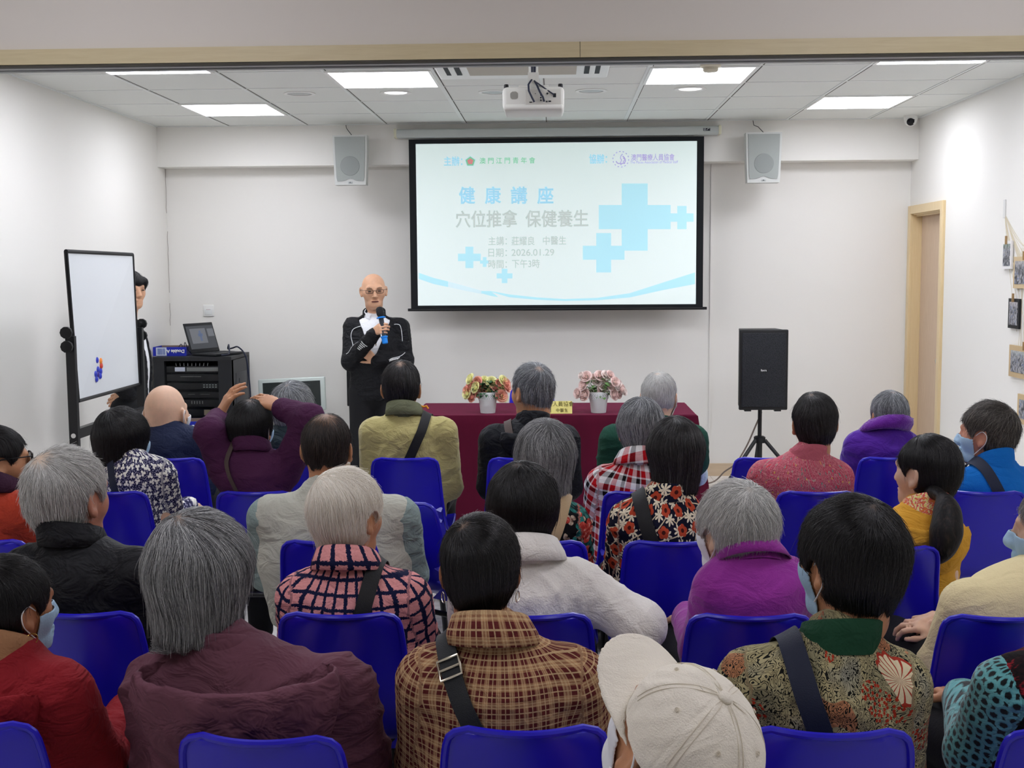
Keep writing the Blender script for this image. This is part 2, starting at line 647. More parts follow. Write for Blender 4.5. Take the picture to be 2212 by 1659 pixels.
b.rbox(((c0[0] + c1[0]) / 2 - scx, -.003, cz), (cl - .02, .085, .062), .012)
b.obj('screen_case', M_case, scr)
M_cap = plain('case_cap', 'd3d0b8', .5)
for q in (-1, 1):
    B().rbox(((c0[0] + c1[0]) / 2 - scx + q * (cl / 2 - .008), -.003, cz + .002), (.022, .09, .07), .008).obj('end_cap', M_cap, scr)
lx = at(1525, 283, SY)[0] - scx
b = B()
b.box((lx, -.0465, cz + .004), (.05, .002, .02))
lg = b.obj('logo_plate', plain('logo_black', '1c1e26', .5), scr)
b = B()
for k in range(4):
    b.box((lx - .014, -.0478, cz - .002 + k * .0042), (.014, .001, .0018))
b.add([(lx - .002, -.0478, cz - .002), (lx + .002, -.0478, cz - .002), (lx + .009, -.0478, cz + .011), (lx + .006, -.0478, cz + .011)], [(0, 1, 2, 3)])
b.box((lx + .013, -.0478, cz + .01), (.012, .001, .003))
b.obj('logo_mark', plain('logo_silver', 'c9ccd2', .4), lg)

# slide content: every shape sits on the sheet; positions come from the photo's slide
def slide_xy(px, py):
    p = at(px, py, SY)
    return float(p[0] - scx), float(p[2] - szb)


def slide_mat(name, c, e=.30):
    m_ = Mat(name, c, .9)
    m_.set('Emission Color', lin(c))
    m_.set('Emission Strength', e)  # each shape glows in its own colour in place of projected light
    return m_.m


S_blue, S_cyan, S_pale = slide_mat('slide_blue', 'a9dbf1'), slide_mat('slide_cyan', 'b5e6f2'), slide_mat('slide_pale', 'd5ecf3')
S_grey, S_green, S_violet, S_red = slide_mat('slide_grey', 'c3ccc8'), slide_mat('slide_green', '86c9a3'), slide_mat('slide_violet', 'b9add9'), slide_mat('slide_red', 'dd8c8c')
LAY = [0]


def slide_poly(pts, mat, name='slide_shape'):
    LAY[0] += 1
    y = -.0036 - .00006 * LAY[0]
    q = [slide_xy(*p) for p in pts]
    b_ = B()
    b_.add([(x, y, z) for x, z in q], [tuple(range(len(q)))])
    return b_.obj(name, mat, sheet)


def cross(px, py, w, h, a, c, mat):
    hw, hh, t, u = w / 2, h / 2, a / 2, c / 2
    slide_poly([(px - t, py - hh), (px + t, py - hh), (px + t, py - u), (px + hw, py - u), (px + hw, py + u), (px + t, py + u), (px + t, py + hh), (px - t, py + hh), (px - t, py + u), (px - hw, py + u), (px - hw, py - u), (px - t, py - u)], mat, 'slide_cross')


cross(1371, 469, 155, 145, 56, 52, S_cyan)
cross(1473, 470, 50, 50, 20, 18, S_cyan)
cross(1304, 546, 90, 85, 32, 30, S_cyan)
cross(1014, 556, 49, 46, 17, 16, S_cyan)
cross(1047, 566, 20, 21, 8, 7, S_cyan)
cross(1090, 596, 34, 31, 12, 11, S_cyan)


def sweep(p, w, mat):
    up = [(x, y - w_ / 2) for (x, y), w_ in zip(p, w)]
    dn = [(x, y + w_ / 2) for (x, y), w_ in zip(p, w)]
    slide_poly(dn + up[::-1], mat, 'slide_swoosh')


sweep([(905, 596), (937, 607), (968, 614)], [13, 13, 12], S_cyan)
sweep([(968, 614), (1005, 623), (1042, 632)], [12, 10, 7], S_pale)
sweep([(1040, 631), (1060, 634), (1075, 641)], [5, 10, 1], S_cyan)
sweep([(1058, 629), (1100, 639), (1160, 645), (1220, 648), (1290, 646), (1360, 638), (1430, 619), (1501, 601)], [1, 6, 5, 4, 5, 9, 16, 25], S_cyan)


def slide_text(s, px, py, hpx, mat, bold=.0, space=1., n=None):
    LAY[0] += 1
    x, z = slide_xy(px, py)
    o_ = text('slide_text', s, hpx * mpp(SY), mat, facing_cam((x, -.0045 - .0001 * (LAY[0] % 7), z)), sheet, bold, .0002, space)
    if n:                   # fit to a width in photo pixels
        vs = o_.data.vertices
        xs = [v.co.x for v in vs]
        k = n * mpp(SY) / (max(xs) - min(xs))
        c_ = (max(xs) + min(xs)) / 2
        for v in vs:
            v.co.x = x + (v.co.x - c_) * k
    return o_


slide_text('主辦：', 979, 350, 21, S_blue, .03, n=40)
slide_text('澳 門 江 門 青 年 會', 1096, 348, 14, S_green, .012, n=119)
slide_text('協辦：', 1292, 345, 21, S_blue, .03, n=38)
slide_text('澳門醫療人員協會', 1410, 341, 15, S_violet, .022, n=92)
slide_text('The Macau Association of Medical Staff', 1413, 350.5, 8, S_violet, .01, n=101)
for c_, x_ in zip('健康講座', (1009, 1065, 1121, 1178)):
    slide_text(c_, x_, 425, 38, S_blue, .035, n=35)
slide_text('穴位推拿', 1051, 476, 38, S_grey, .03, n=133)
slide_text('保健養生', 1203, 475, 38, S_grey, .03, n=135)
slide_text('主講：', 1075, 522, 20, S_grey, .02, n=40)
slide_text('莊耀良', 1130, 522, 20, S_grey, .02, n=50)
slide_text('中醫生', 1198, 521, 20, S_grey, .02, n=50)
slide_text('日期：', 1075, 547, 20, S_grey, .02, n=40)
slide_text('2026.01.29', 1151, 546, 20, S_grey, .02, n=92)
slide_text('時間：', 1075, 572, 20, S_grey, .02, n=40)
slide_text('下午3時', 1136, 571, 20, S_grey, .02, n=60)
# round emblems beside the two organisers
pent = lambda cx, cy, r: [(cx + r * math.sin(2 * PI * k / 5), cy - r * math.cos(2 * PI * k / 5)) for k in range(5)]
slide_poly(pent(1016, 349, 13.5), S_pale, 'slide_emblem')
slide_poly(pent(1016, 349, 11), S_green, 'slide_emblem')
for k in range(5):
    a = 2 * PI * k / 5
    slide_poly([(1016 + 3.6 * math.sin(a) + 3 * math.cos(2 * PI * i / 8), 349 - 3.6 * math.cos(a) + 3 * math.sin(2 * PI * i / 8)) for i in range(8)], S_red, 'slide_emblem')


def ringline(pts, w, mat):
    L = [slide_xy(*p) for p in pts]
    LAY[0] += 1
    B().tube([(x, -.004, z) for x, z in L], w * mpp(SY) / 2, seg=5).obj('slide_emblem', mat, sheet)


for k in range(14):
    a0 = 2 * PI * k / 14
    ringline([(1341 + 17 * math.cos(a0 + t), 344 + 17 * math.sin(a0 + t)) for t in (0, .1, .2)], 2.2, S_violet)
ringline([(1341 + s * 10 * math.sin(t) ** 1 * (1 if 1 else 0), 344 - 9 * math.cos(t) + 3 * abs(math.sin(t))) for s in (1,) for t in np.linspace(.4, 4.6, 16)], 2.4, S_violet)
ringline([(1345, 333), (1342, 336), (1340, 341), (1343, 346), (1340, 352), (1342, 357)], 2.2, S_violet)
ringline([(1346, 341), (1350, 345), (1346, 350), (1350, 354)], 2.2, S_violet)
# ------------------------------------------------------------------ chairs
m = Mat('blue_shell_plastic', '1a12c4', .3, spec=.5)
m.set('Base Color', m.mix(m.noise(m.obj(), 5, 2), '1a10b4', '2016cc'))
M_blue = m.m


def make_chair():
    e = empty('blue_chair')
    prof = [(.215, .40), (.21, .425), (.185, .437), (.10, .432), (.0, .426), (-.10, .428), (-.16, .438), (-.195, .465), (-.212, .51), (-.226, .57), (-.242, .64), (-.256, .70), (-.266, .735), (-.272, .757), (-.276, .772), (-.279, .782), (-.281, .788)]
    hw = [.162, .172, .178, .182, .183, .182, .180, .174, .166, .160, .154, .150, .147, .144, .139, .128, .102]
    NU = 18
    P = []
    for (y, z), w in zip(prof, hw):
        row = []
        back = min(1, max(0, (z - .45) / .2))
        for i in range(NU + 1):
            u = -1 + 2 * i / NU
            row.append((u * w, y + back * .030 * u * u, z + (1 - back) * .012 * u * u))
        P.append(row)
    bm = bmesh.new()
    vs = [[bm.verts.new(p) for p in r] for r in P]
    for i in range(len(P) - 1):
        for j in range(NU):
            bm.faces.new((vs[i][j], vs[i][j + 1], vs[i + 1][j + 1], vs[i + 1][j]))
    bmesh.ops.recalc_face_normals(bm, faces=bm.faces)
    bmesh.ops.solidify(bm, geom=list(bm.faces), thickness=.006)
    for f in bm.faces:
        f.smooth = True
    bm.verts.index_update()
    b = B()
    b.add([v.co for v in bm.verts], [[v.index for v in f.verts] for f in bm.faces], 0, True)
    bm.free()
    edge = [P[i][0] for i in range(len(P))] + P[-1][1:-1] + [P[i][-1] for i in range(len(P) - 1, -1, -1)] + P[0][1:-1][::-1]
    b.tube(edge, .0075, seg=8, closed=True)
    for sx in (-1, 1):                       # moulded stacking fins on the back edges
        for z in (.55, .50):
            b.add([(sx * .158, -.205 - (z - .5) * .25, z), (sx * .163, -.19 - (z - .5) * .25, z + .02), (sx * .13, -.226 - (z - .5) * .25, z + .008), (sx * .154, -.222 - (z - .5) * .25, z - .004)], [(0, 1, 2), (0, 2, 3), (0, 3, 1), (1, 3, 2)])
        b.add([(sx * .172, -.195, .462), (sx * .172, -.2, .435), (sx * .10, -.215, .44), (sx * .162, -.212, .50)], [(0, 1, 2), (0, 2, 3), (0, 3, 1), (1, 3, 2)])
    b.obj('seat_shell', M_blue, e)
    r = .0115
    for sx in (-1, 1):
        B().tube([(sx * .176, -.17, .405), (sx * .178, -.185, .385), (sx * .184, -.215, .2), (sx * .188, -.235, .004)], r).obj('leg', M_blackmetal, e)
        B().tube([(sx * .176, .13, .405), (sx * .178, .15, .385), (sx * .184, .185, .2), (sx * .188, .205, .004)], r).obj('leg', M_blackmetal, e)
    b = B()
    for sx in (-1, 1):
        b.tube([(sx * .176, -.175, .405), (sx * .175, -.02, .408), (sx * .176, .135, .405)], r)
    b.tube([(-.178, -.185, .38), (.178, -.185, .38)], .010)
    b.tube([(-.176, .1, .395), (.176, .1, .395)], .010)
    b.obj('frame', M_blackmetal, e)
    return e


CHAIR = make_chair()
CHAIRS = {}
CH_USED = [0]


def chair(px, top, label, rz=0., Y=None, name=None):
    """a chair whose back's top edge is centred on photo column px; rows come from the photo's row heights"""
    d = ray(px, top)
    if Y is None:
        Y = float((.788 - EYE) / d[2] * d[1])
    p = at(px, top, Y)
    e = CHAIR if not CH_USED[0] else copy_tree(CHAIR)
    CH_USED[0] = 1
    e.location = (p[0] - .281 * math.sin(rz) * 1, Y + .281 * math.cos(rz), 0)
    e.rotation_euler = (0, 0, rz)
    tag(e, label, 'chair', 'blue plastic chairs of the audience')
    CHAIRS[name or label] = (float(p[0]), Y)
    return e


# ------------------------------------------------------------------ cloth table
TZ = .70
tf0, tf1 = at(892, 899, 7.45), at(1509, 897, 7.45)
TY = float((tf1[1]))
dd = ray(1509, 897)
TY = float((TZ - EYE) / dd[2] * dd[1])
TX0, TX1 = float(at(893, 898, TY)[0]), float(at(1505, 898, TY)[0])
TYB = float((TZ - EYE) / ray(1200, 871)[2] * ray(1200, 871)[1])
m = Mat('burgundy_velvet', '4c0c24', .85, spec=.1)
m.set('Base Color', m.mix(m.noise(m.mapv(m.obj(), (3, 3, 1)), 4, 4), '430a1f', '540e28'))
m.set('Sheen Weight', .55)
m.set('Sheen Roughness', .35)
m.set('Sheen Tint', lin('d0608c'))
M_velvet = m.m
tb = empty('cloth_table', ((TX0 + TX1) / 2, (TY + TYB) / 2, 0), 0, 'long lecture table under a burgundy velvet cloth', 'table')
tw, td = TX1 - TX0, TYB - TY
b = B()
b.box((0, 0, TZ - .02), (tw - .02, td - .02, .025))
b.obj('table_top', M_grey, tb)
for sx in (-1, 1):
    for sy in (-1, 1):
        B().tube([(sx * (tw / 2 - .12), sy * (td / 2 - .08), 0), (sx * (tw / 2 - .12), sy * (td / 2 - .08), TZ - .03)], .015).obj('leg', M_blackmetal, tb)
# the cloth lies on the table
b = B()
random.seed(7)


def cloth_ring(z, out, wav):
    n = []
    per = [(-tw / 2, -td / 2), (tw / 2, -td / 2), (tw / 2, td / 2), (-tw / 2, td / 2)]
    for k in range(4):
        a, c = Vector(per[k]), Vector(per[(k + 1) % 4])
        L = (c - a).length
        N = int(L / .03)
        for i in range(N):
            t = i / N
            p = a.lerp(c, t)
            nrm = Vector((c.y - a.y, a.x - c.x)).normalized()
            ed = min(t, 1 - t) * L
            corner = max(0, 1 - ed / .12)
            o_ = out * (1 + .7 * corner) + wav * (math.sin(i * .55 + k) * .35 + math.sin(i * .23 + 2 * k)) * (1 - .5 * corner)
            if corner > 0:
                q = Vector((math.copysign(1, p.x), math.copysign(1, p.y)))
                p = p + q * out * .35 * corner
            p = p + nrm * o_
            n.append((p.x, p.y, max(z, .49) if p.y > td / 2 - .02 else z))
    return n


rings = [cloth_ring(TZ + .003, -.012, 0), cloth_ring(TZ + .003, -.002, 0), cloth_ring(TZ - .004, .004, 0), cloth_ring(TZ - .06, .008, .001), cloth_ring(TZ - .25, .022, .004), cloth_ring(TZ - .45, .036, .008), cloth_ring(.03, .05, .012)]
n = len(rings[0])
vs = [p for r in rings for p in r]
fs = [(i * n + j, i * n + (j + 1) % n, (i + 1) * n + (j + 1) % n, (i + 1) * n + j) for i in range(len(rings) - 1) for j in range(n)]
fs.append(tuple(range(n)))
b.add(vs, fs, 0, True)
cl = b.obj('tablecloth', M_velvet)
cl.location = tb.location
tag(cl, 'burgundy velvet cloth draped over the lecture table down to the floor', 'tablecloth')

# ------------------------------------------------------------------ flower pots
M_pot = plain('pot_white', 'e4e6e6', .45)
M_leaf = plain('leaf_green', '2f5a38', .5, var=.3)
M_leaf2 = plain('leaf_green_b', '5c7f45', .5, var=.3)
M_rose = {k: plain('petal_' + k, c, .6, var=.12) for k, c in dict(coral='fbb8a6', yellow='fbf6bc', pink='fde0da', blush='feece6').items()}


def rose_mesh(r, seed):
    rn = random.Random(seed)
    b_ = B()
    for ring, (rad, n_, hgt, tilt) in enumerate(((.35, 3, 1.0, .1), (.6, 4, .95, .28), (.85, 5, .85, .5), (1.0, 5, .62, .8))):
        for k in range(n_):
            a0 = 2 * PI * k / n_ + ring * .7 + rn.uniform(-.15, .15)
            P = []
            for i in range(5):
                t = i / 4
                row = []
                for j in range(5):
                    s_ = (j - 2) / 2
                    ang = a0 + s_ * (1.15 if ring else 1.3)
                    rr = rad * (.45 + .55 * math.sin(t * PI / 2)) + tilt * .35 * t * t
                    zz = hgt * t - .25 * tilt * t ** 3 - .18 * abs(s_) ** 2 * t
                    row.append((r * rr * math.cos(ang), r * rr * math.sin(ang), r * (zz - .35)))
                P.append(row)
            b_.grid(P)
    b_.lathe([(.02 * r, -.45 * r), (.3 * r, -.38 * r), (.36 * r, -.1 * r)], seg=10, mi=1)
    return b_.mesh('blossom')


ROSES = [rose_mesh(1, k) for k in range(3)]


def leaf_into(b_, p, d, L, wd, rn):
    d = Vector(d).normalized()
    side = d.cross(Vector((0, 0, 1))).normalized()
    up = side.cross(d)
    P = []
    for i in range(5):
        t = i / 4
        w_ = wd * math.sin(PI * min(1, t * .93 + .05)) ** .8
        c_ = Vector(p) + d * (L * t) + up * (L * .25 * t * (1 - t) * 2 - .1 * L * t)
        P.append([tuple(c_ - side * w_ + up * w_ * .3), tuple(c_), tuple(c_ + side * w_ + up * w_ * .3)])
    b_.grid(P)


def flower_pot(px, pyb, hgt_px, spec, lab, leafmat, seed, tag_g):
    Yf = TY + .13
    p = at(px, pyb, Yf)
    e = empty('flower_pot', (p[0], Yf, TZ + .004), 0, lab, 'flower pot', tag_g)
    r0, r1, h_ = .047, .064, .135
    b_ = B()
    b_.lathe([(.001, 0), (r0, 0), (r0 + .001, .004), (r0 + .009, h_ * .55), (r0 + .0125, h_ * .64), (r0 + .0145, h_ * .645), (r1, h_), (r1 - .003, h_), (r1 - .006, h_ * .9), (.01, h_ * .88)], seg=40)
    b_.obj('pot', M_pot, e)
    b_ = B()
    for row, (z, nn, s_) in enumerate(((.095, 28, .0035), (.104, 28, .003), (.112, 22, .0045), (.120, 28, .003))):
        for k in range(nn):
            a = 2 * PI * (k + .5 * (row % 2)) / nn
            rr = r0 + .0145 + (r1 - r0 - .0145) * (z / h_ - .645) / .355 + .0004
            b_.box((rr * math.cos(a), rr * math.sin(a), z), (s_, s_, s_), M=None, rz=a)
    b_.obj('perforation', plain('pot_hole', '8f989c', .8) if 'pot_hole' not in bpy.data.materials else bpy.data.materials['pot_hole'], e)
    rn = random.Random(seed)
    fo = B()
    st = B()
    for sx, sz, rad, colr in spec:             # offsets in photo pixels from the pot top centre
        x = sx * mpp(Yf) * 1.02
        z = h_ + sz * mpp(Yf) + .0
        y = rn.uniform(-.05, .05) * (1 - abs(sx) / 60)
        bl = link('blossom', ROSES[rn.randrange(3)], None, e)
        bl.data = bl.data.copy()
        bl.data.materials.append(M_rose[colr])
        bl.data.materials.append(leafmat)
        rr = rad * mpp(Yf)
        bl.scale = (rr, rr, rr)
        bl.location = (x, y - .02, z)
        dirv = Vector((x * 1.2 + rn.uniform(-.05, .05), -.10 + y + rn.uniform(-.06, .04), .05 + max(0, z - h_) * .5))
        bl.rotation_mode = 'QUATERNION'
        bl.rotation_quaternion = dirv.to_track_quat('Z', 'Y')
        st.tube([(x * .2, y * .2, h_ * .85), (x * .6, y * .7, h_ + (z - h_) * .5), (x, y - .015, z - .005)], .0016, seg=5)
    for k in range(90):
        a = rn.uniform(0, 2 * PI)
        rr = rn.uniform(.02, .125)
        z = h_ + rn.uniform(-.02, .085) - max(0, rr - .09) * .4
        leaf_into(fo, (rr * math.cos(a) * .6, rr * math.sin(a) * .5, z - .01), (math.cos(a), math.sin(a) * .8 - .2, rn.uniform(-.5, .7)), rn.uniform(.03, .055), rn.uniform(.009, .015), rn)
    fo.obj('leaves', leafmat, e)
    st.obj('stem', leafmat, e)


flower_pot(1054, 895, 0, [(-37, 29, 11, 'yellow'), (-22, 22, 11, 'coral'), (-4, 19, 10, 'yellow'), (-7, 27, 8, 'yellow'), (8, 22, 11, 'yellow'), (-38, 12, 12, 'coral'), (-26, 11, 11, 'yellow'), (-10, 13, 11, 'coral'), (-3, 7, 11, 'coral'), (17, 10, 12, 'coral'), (30, 12, 10, 'yellow'), (34, 26, 10, 'yellow'), (41, 19, 10, 'coral'), (42, 11, 11, 'coral'), (-13, -3, 12, 'coral'), (-45, -3, 11, 'yellow'), (-33, -10, 11, 'coral'), (30, -8, 12, 'coral'), (36, -12, 9, 'yellow'), (-46, 4, 8, 'coral'), (24, 20, 7, 'coral'), (3, 2, 6, 'yellow')],
            'white pot of coral and yellow roses on the left part of the burgundy table', M_leaf, 3, 'flower pots on the lecture table')
flower_pot(1293, 894, 0, [(-38, 36, 7, 'blush'), (-27, 34, 11, 'pink'), (-10, 33, 7, 'pink'), (3, 35, 11, 'pink'), (16, 36, 10, 'blush'), (25, 37, 9, 'pink'), (-24, 24, 8, 'blush'), (-33, 16, 11, 'pink'), (-3, 22, 9, 'blush'), (5, 22, 9, 'pink'), (13, 13, 12, 'blush'), (8, 4, 11, 'pink'), (26, 11, 8, 'pink'), (35, 22, 10, 'pink'), (43, 18, 8, 'blush'), (40, 8, 6, 'blush'), (50, 5, 10, 'pink'), (-45, -3, 10, 'pink'), (-30, -6, 12, 'pink'), (-18, -2, 7, 'blush'), (3, -2, 7, 'blush'), (33, -6, 11, 'pink'), (42, -6, 9, 'pink'), (55, -1, 7, 'blush')],
            'white pot of pale pink roses towards the right end of the burgundy table', M_leaf2, 8, 'flower pots on the lecture table')

# name card (tent-folded yellow card)
q0, q1 = at(1151, 893, TY + .07), at(1236, 893, TY + .07)
nc = empty('name_card', ((q0[0] + q1[0]) / 2, TY + .07, TZ + .004), 0, 'yellow folded name card with Chinese writing on the burgundy table', 'name card')
nw = q1[0] - q0[0]
M_card = plain('yellow_card', 'efe58c', .7)
b = B()
ch_ = .078
b.add([(-nw / 2, 0, 0), (nw / 2, 0, 0), (nw / 2, .02, ch_), (-nw / 2, .02, ch_), (nw / 2, .04, 0), (-nw / 2, .04, 0)], [(0, 1, 2, 3), (3, 2, 4, 5), (0, 3, 5), (1, 4, 2), (0, 5, 4, 1)])
b.obj('card', M_card, nc)
M_ink = plain('card_ink', '6b6433', .8)
tl = math.atan2(.02, ch_)
for s_, dx, zz, sz in (('澳門醫療人員協會', 0, .058, .034), ('莊耀良', -.055, .021, .034), ('中醫生', .06, .019, .026)):
    o_ = text('card_text', s_, sz, M_ink, Matrix.Translation((dx, .02 * zz / ch_ - .0012, zz)) @ Matrix.Rotation(PI / 2 - tl, 4, 'X'), nc, .0, .0002)

# ------------------------------------------------------------------ wall speakers
def wall_speaker(px0, px1, py0, py1, lab):
    Y = 8.92
    a, c = at(px0, py0, Y), at(px1, py1, Y)
    cx, w_, zt, zb = (a[0] + c[0]) / 2, c[0] - a[0], a[2], c[2]
    hh = zt - zb
    e = empty('wall_speaker', (cx, Y, zb), 0, lab, 'loudspeaker', 'grey wall loudspeakers')
    poly = []
    for t in np.linspace(0, 1, 9):
        poly.append((w_ / 2 * (1 - .10 * t ** 1.5), -.0 + hh * (1 - t)))
    full = [(-x, z) for x, z in poly] + poly[::-1]
    Mx = Matrix.Rotation(PI / 2, 4, 'X')
    b_ = B()
    b_.prism([(x, z) for x, z in full], -.10, M=Mx)
    b_.obj('cabinet', plain('speaker_case', 'c9cbc7', .5) if 'speaker_case' not in bpy.data.materials else bpy.data.materials['speaker_case'], e)
    g = [(x * .88, hh * .04 + z * .92 + (.0 if z > hh * .2 else .02)) for x, z in full]
    # wavy bottom of the grille
    gb = []
    for x, z in full:
        gb.append((x * .88, max(z * .93 + hh * .035, hh * .09)))
    wav = [(w_ * .40 * s_, hh * (.075 + .055 * math.exp(-(s_ * 3) ** 2))) for s_ in np.linspace(.95, -.95, 13)]
    gp = [p_ for p_ in gb if p_[1] > hh * .12]
    half = len(gp) // 2
    left = [p_ for p_ in gp if p_[0] < 0]
    right = [p_ for p_ in gp if p_[0] > 0]
    outline = left + [(x, z) for x, z in wav[::-1]] + right
    b_ = B()
    b_.prism(outline, .006, M=Mx)
    mg = bpy.data.materials.get('speaker_grille_grey')
    if not mg:
        mm = Mat('speaker_grille_grey', '9ea39f', .7)
        vv = mm.n('TexVoronoi', {'Vector': mm.obj(), 'Scale': 320.})
        mm.bump(vv, .3, .002)
        mg = mm.m
    gr = b_.obj('grille', mg, e)
    b_ = B()
    b_.lathe([(.072, 0), (.07, .003), (.06, .004)], M=Matrix.Translation((0, -.0055, hh * .38)) @ Matrix.Rotation(PI / 2, 4, 'X'), seg=36)
    b_.obj('cone_ring', plain('speaker_ring', '8d928f', .7) if 'speaker_ring' not in bpy.data.materials else bpy.data.materials['speaker_ring'], gr)
    b_ = B()
    b_.rbox((0, -.0015, hh * .045), (.034, .004, .012), .001)
    bd = b_.obj('badge', M_grey, e)
    text('badge_text', 'JBL', .012, M_dark, facing_cam((0, -.0042, hh * .045)), bd, .02, .0002)
    b_ = B()
    b_.box((0, .14, hh * .55), (.08, .09, .05))
    b_.box((0, .174, hh * .55), (.10, .012, .16))
    b_.obj('wall_bracket', M_grey, e)
    B().tube([(-.01 + .02, .06, hh), (-.03, .09, hh + .05), (-.05, .16, hh + .07), (-.055, .17, ZC - zb - .004)], .0025, seg=6).obj('speaker_wire', M_dark, e)


wall_speaker(718, 794, 292, 399, 'grey wall loudspeaker left of the projection screen')
wall_speaker(1612, 1688, 286, 394, 'grey wall loudspeaker right of the projection screen')

# ------------------------------------------------------------------ PA speaker on a tripod
PYS = 8.35
a, c = at(1600, 714, PYS), at(1699, 884, PYS)
px_, pw_, pz0, pz1 = (a[0] + c[0]) / 2, c[0] - a[0], c[2], a[2]
st = empty('speaker_stand', (px_ + .005, PYS + .16, 0), 0, 'black tripod stand carrying the black loudspeaker by the back wall', 'speaker stand')
b = B()
b.tube([(0, 0, .12), (0, 0, pz0 - .22)], .020)
b.tube([(0, 0, pz0 - .24), (0, 0, pz0 - .001)], .015)
b.obj('pole', M_blackmetal, st)
hz = float(at(1652, 950, PYS + .16)[2])
b = B()
b.lathe([(.026, -.02), (.04, -.02), (.042, .02), (.03, .028)], (0, 0, hz), seg=20)
b.obj('collar', M_black, st)
for k in range(3):
    a_ = math.radians(-92 + 120 * k)
    dx, dy = math.cos(a_), math.sin(a_)
    if k == 0:
        dx, dy = -.82, -.57
    if k == 1:
        dx, dy = .86, -.5
    if k == 2:
        dx, dy = -.02, .6
    L_ = B().tube([(dx * .04, dy * .04, hz), (dx * .40, dy * .40, .012)], .014, seg=10).obj('leg', M_blackmetal, st)
    B().tube([(dx * .385, dy * .385, .03), (dx * .41, dy * .41, .008)], .018, seg=10).obj('rubber_foot', M_black, L_)
    B().tube([(dx * .02, dy * .02, .14), (dx * .2, dy * .2, hz * .5)], .006, seg=8).obj('brace', M_blackmetal, st)
pa = empty('loudspeaker', (px_, PYS, pz0), 0, 'big black loudspeaker on a tripod in front of the back wall', 'loudspeaker')
hh = pz1 - pz0
b = B()
b.add([(-pw_ / 2, 0, 0), (pw_ / 2, 0, 0), (pw_ / 2 * .8, .3, 0), (-pw_ / 2 * .8, .3, 0), (-pw_ / 2, 0, hh), (pw_ / 2, 0, hh), (pw_ / 2 * .8, .3, hh), (-pw_ / 2 * .8, .3, hh)], [(3, 2, 1, 0), (4, 5, 6, 7), (0, 1, 5, 4), (1, 2, 6, 5), (2, 3, 7, 6), (3, 0, 4, 7)])
b.rbox((0, .01, hh / 2), (pw_ + .012, .03, hh + .01), .008)
b.obj('cabinet', plain('speaker_black', '1d1d1e', .55), pa)
mm = Mat('black_grille', '15171c', .6)
vv = mm.n('TexVoronoi', {'Vector': mm.obj(), 'Scale': 150.})
mm.set('Base Color', mm.ramp(vv, [(.2, '08090b'), (.5, '24262c')]))
mm.bump(vv, .5, .003)
b = B()
b.rbox((0, -.008, hh / 2), (pw_ - .022, .012, hh - .035), .004)
g = b.obj('grille', mm.m, pa)
b = B()
b.box((-.002, -.0148, hh * .495), (.05, .002, .024))
bd = b.obj('badge', M_black, pa)
text('badge_text', 'faxra', .02, plain('badge_white', 'e6e6e6', .5), facing_cam((-.002, -.0162, hh * .497)), bd, .03, .0002)
for sx in (-.32, .32):
    B().box((sx * pw_, .03, -.008), (.045, .04, .016)).obj('foot', M_black, pa)
pts = [at(1645, 890, PYS + .18), at(1630, 925, PYS + .2), at(1612, 965, PYS + .25), at(1590, 1000, PYS + .3), at(1565, 1019, PYS + .4), at(1535, 1026, PYS + .5)]
pts[-1][2] = .02
pts = [tuple(p_) for p_ in pts] + [(pts[-1][0] - .25, PYS + .5, .006), (pts[-1][0] - .6, PYS + .45, .006)]


def smooth_path(P, n=6):
    P = [Vector(p_) for p_ in P]
    out = []
    for i in range(len(P) - 1):
        p0, p1, p2, p3 = P[max(i - 1, 0)], P[i], P[i + 1], P[min(i + 2, len(P) - 1)]
        for k in range(n):
            t = k / n
            out.append(.5 * ((2 * p1) + (p2 - p0) * t + (2 * p0 - 5 * p1 + 4 * p2 - p3) * t * t + (3 * p1 - p0 - 3 * p2 + p3) * t ** 3))
    return out + [P[-1]]


tag(B().tube(smooth_path(pts), .006, seg=8).obj('speaker_cable', plain('grey_cable', '8c7f76', .6)), 'grey cable hanging from the black loudspeaker to the floor', 'cable')

# ------------------------------------------------------------------ wall switch
p = at(451, 671, YB)
sw = empty('wall_switch', (p[0], YB, p[2]), 0, 'white square wall switch above the laptop', 'wall switch')
B().rbox((0, -.005, 0), (.085, .010, .09), .004).obj('plate', M_white, sw)
b = B()
b.rbox((0, -.0115, -.008), (.058, .004, .046), .002)
rk = b.obj('rocker', plain('switch_white', 'e3e6e4', .35), sw)
b = B()
for k in range(3):
    b.box((-.012 + k * .012, -.0138, .008), (.008, .001, .003))
b.obj('indicator', plain('switch_red', 'a86a60', .5), rk)

# ------------------------------------------------------------------ rack with laptop, paper box, cables
RY = 8.62
ra, rb_ = at(330, 770, RY), at(499, 772, RY)
rw, rx, RZ = float(rb_[0] - ra[0]), float((ra[0] + rb_[0]) / 2), float((ra[2] + rb_[2]) / 2)
RD = .52
rk = empty('rack_cabinet', (rx, RY + RD / 2, 0), 0, 'black equipment rack in the left corner under the laptop', 'rack cabinet')
M_rack = plain('rack_black', '1c1e22', .45, spec=.4)
M_rackside = plain('rack_side', '3c3d40', .5)
b = B()
b.box((0, .01, .03), (rw - .02, RD - .04, .06))
b.box((0, RD / 2 - .01, RZ / 2), (rw, .02, RZ - .04))
b.box((0, 0, RZ - .015), (rw, RD, .03))
b.box((-rw / 2 + .04, -RD / 2 + .03, RZ / 2), (.08, .05, RZ - .05))
b.box((rw / 2 - .05, -RD / 2 + .03, RZ / 2), (.10, .05, RZ - .05))
b.obj('rack_body', M_rack, rk)
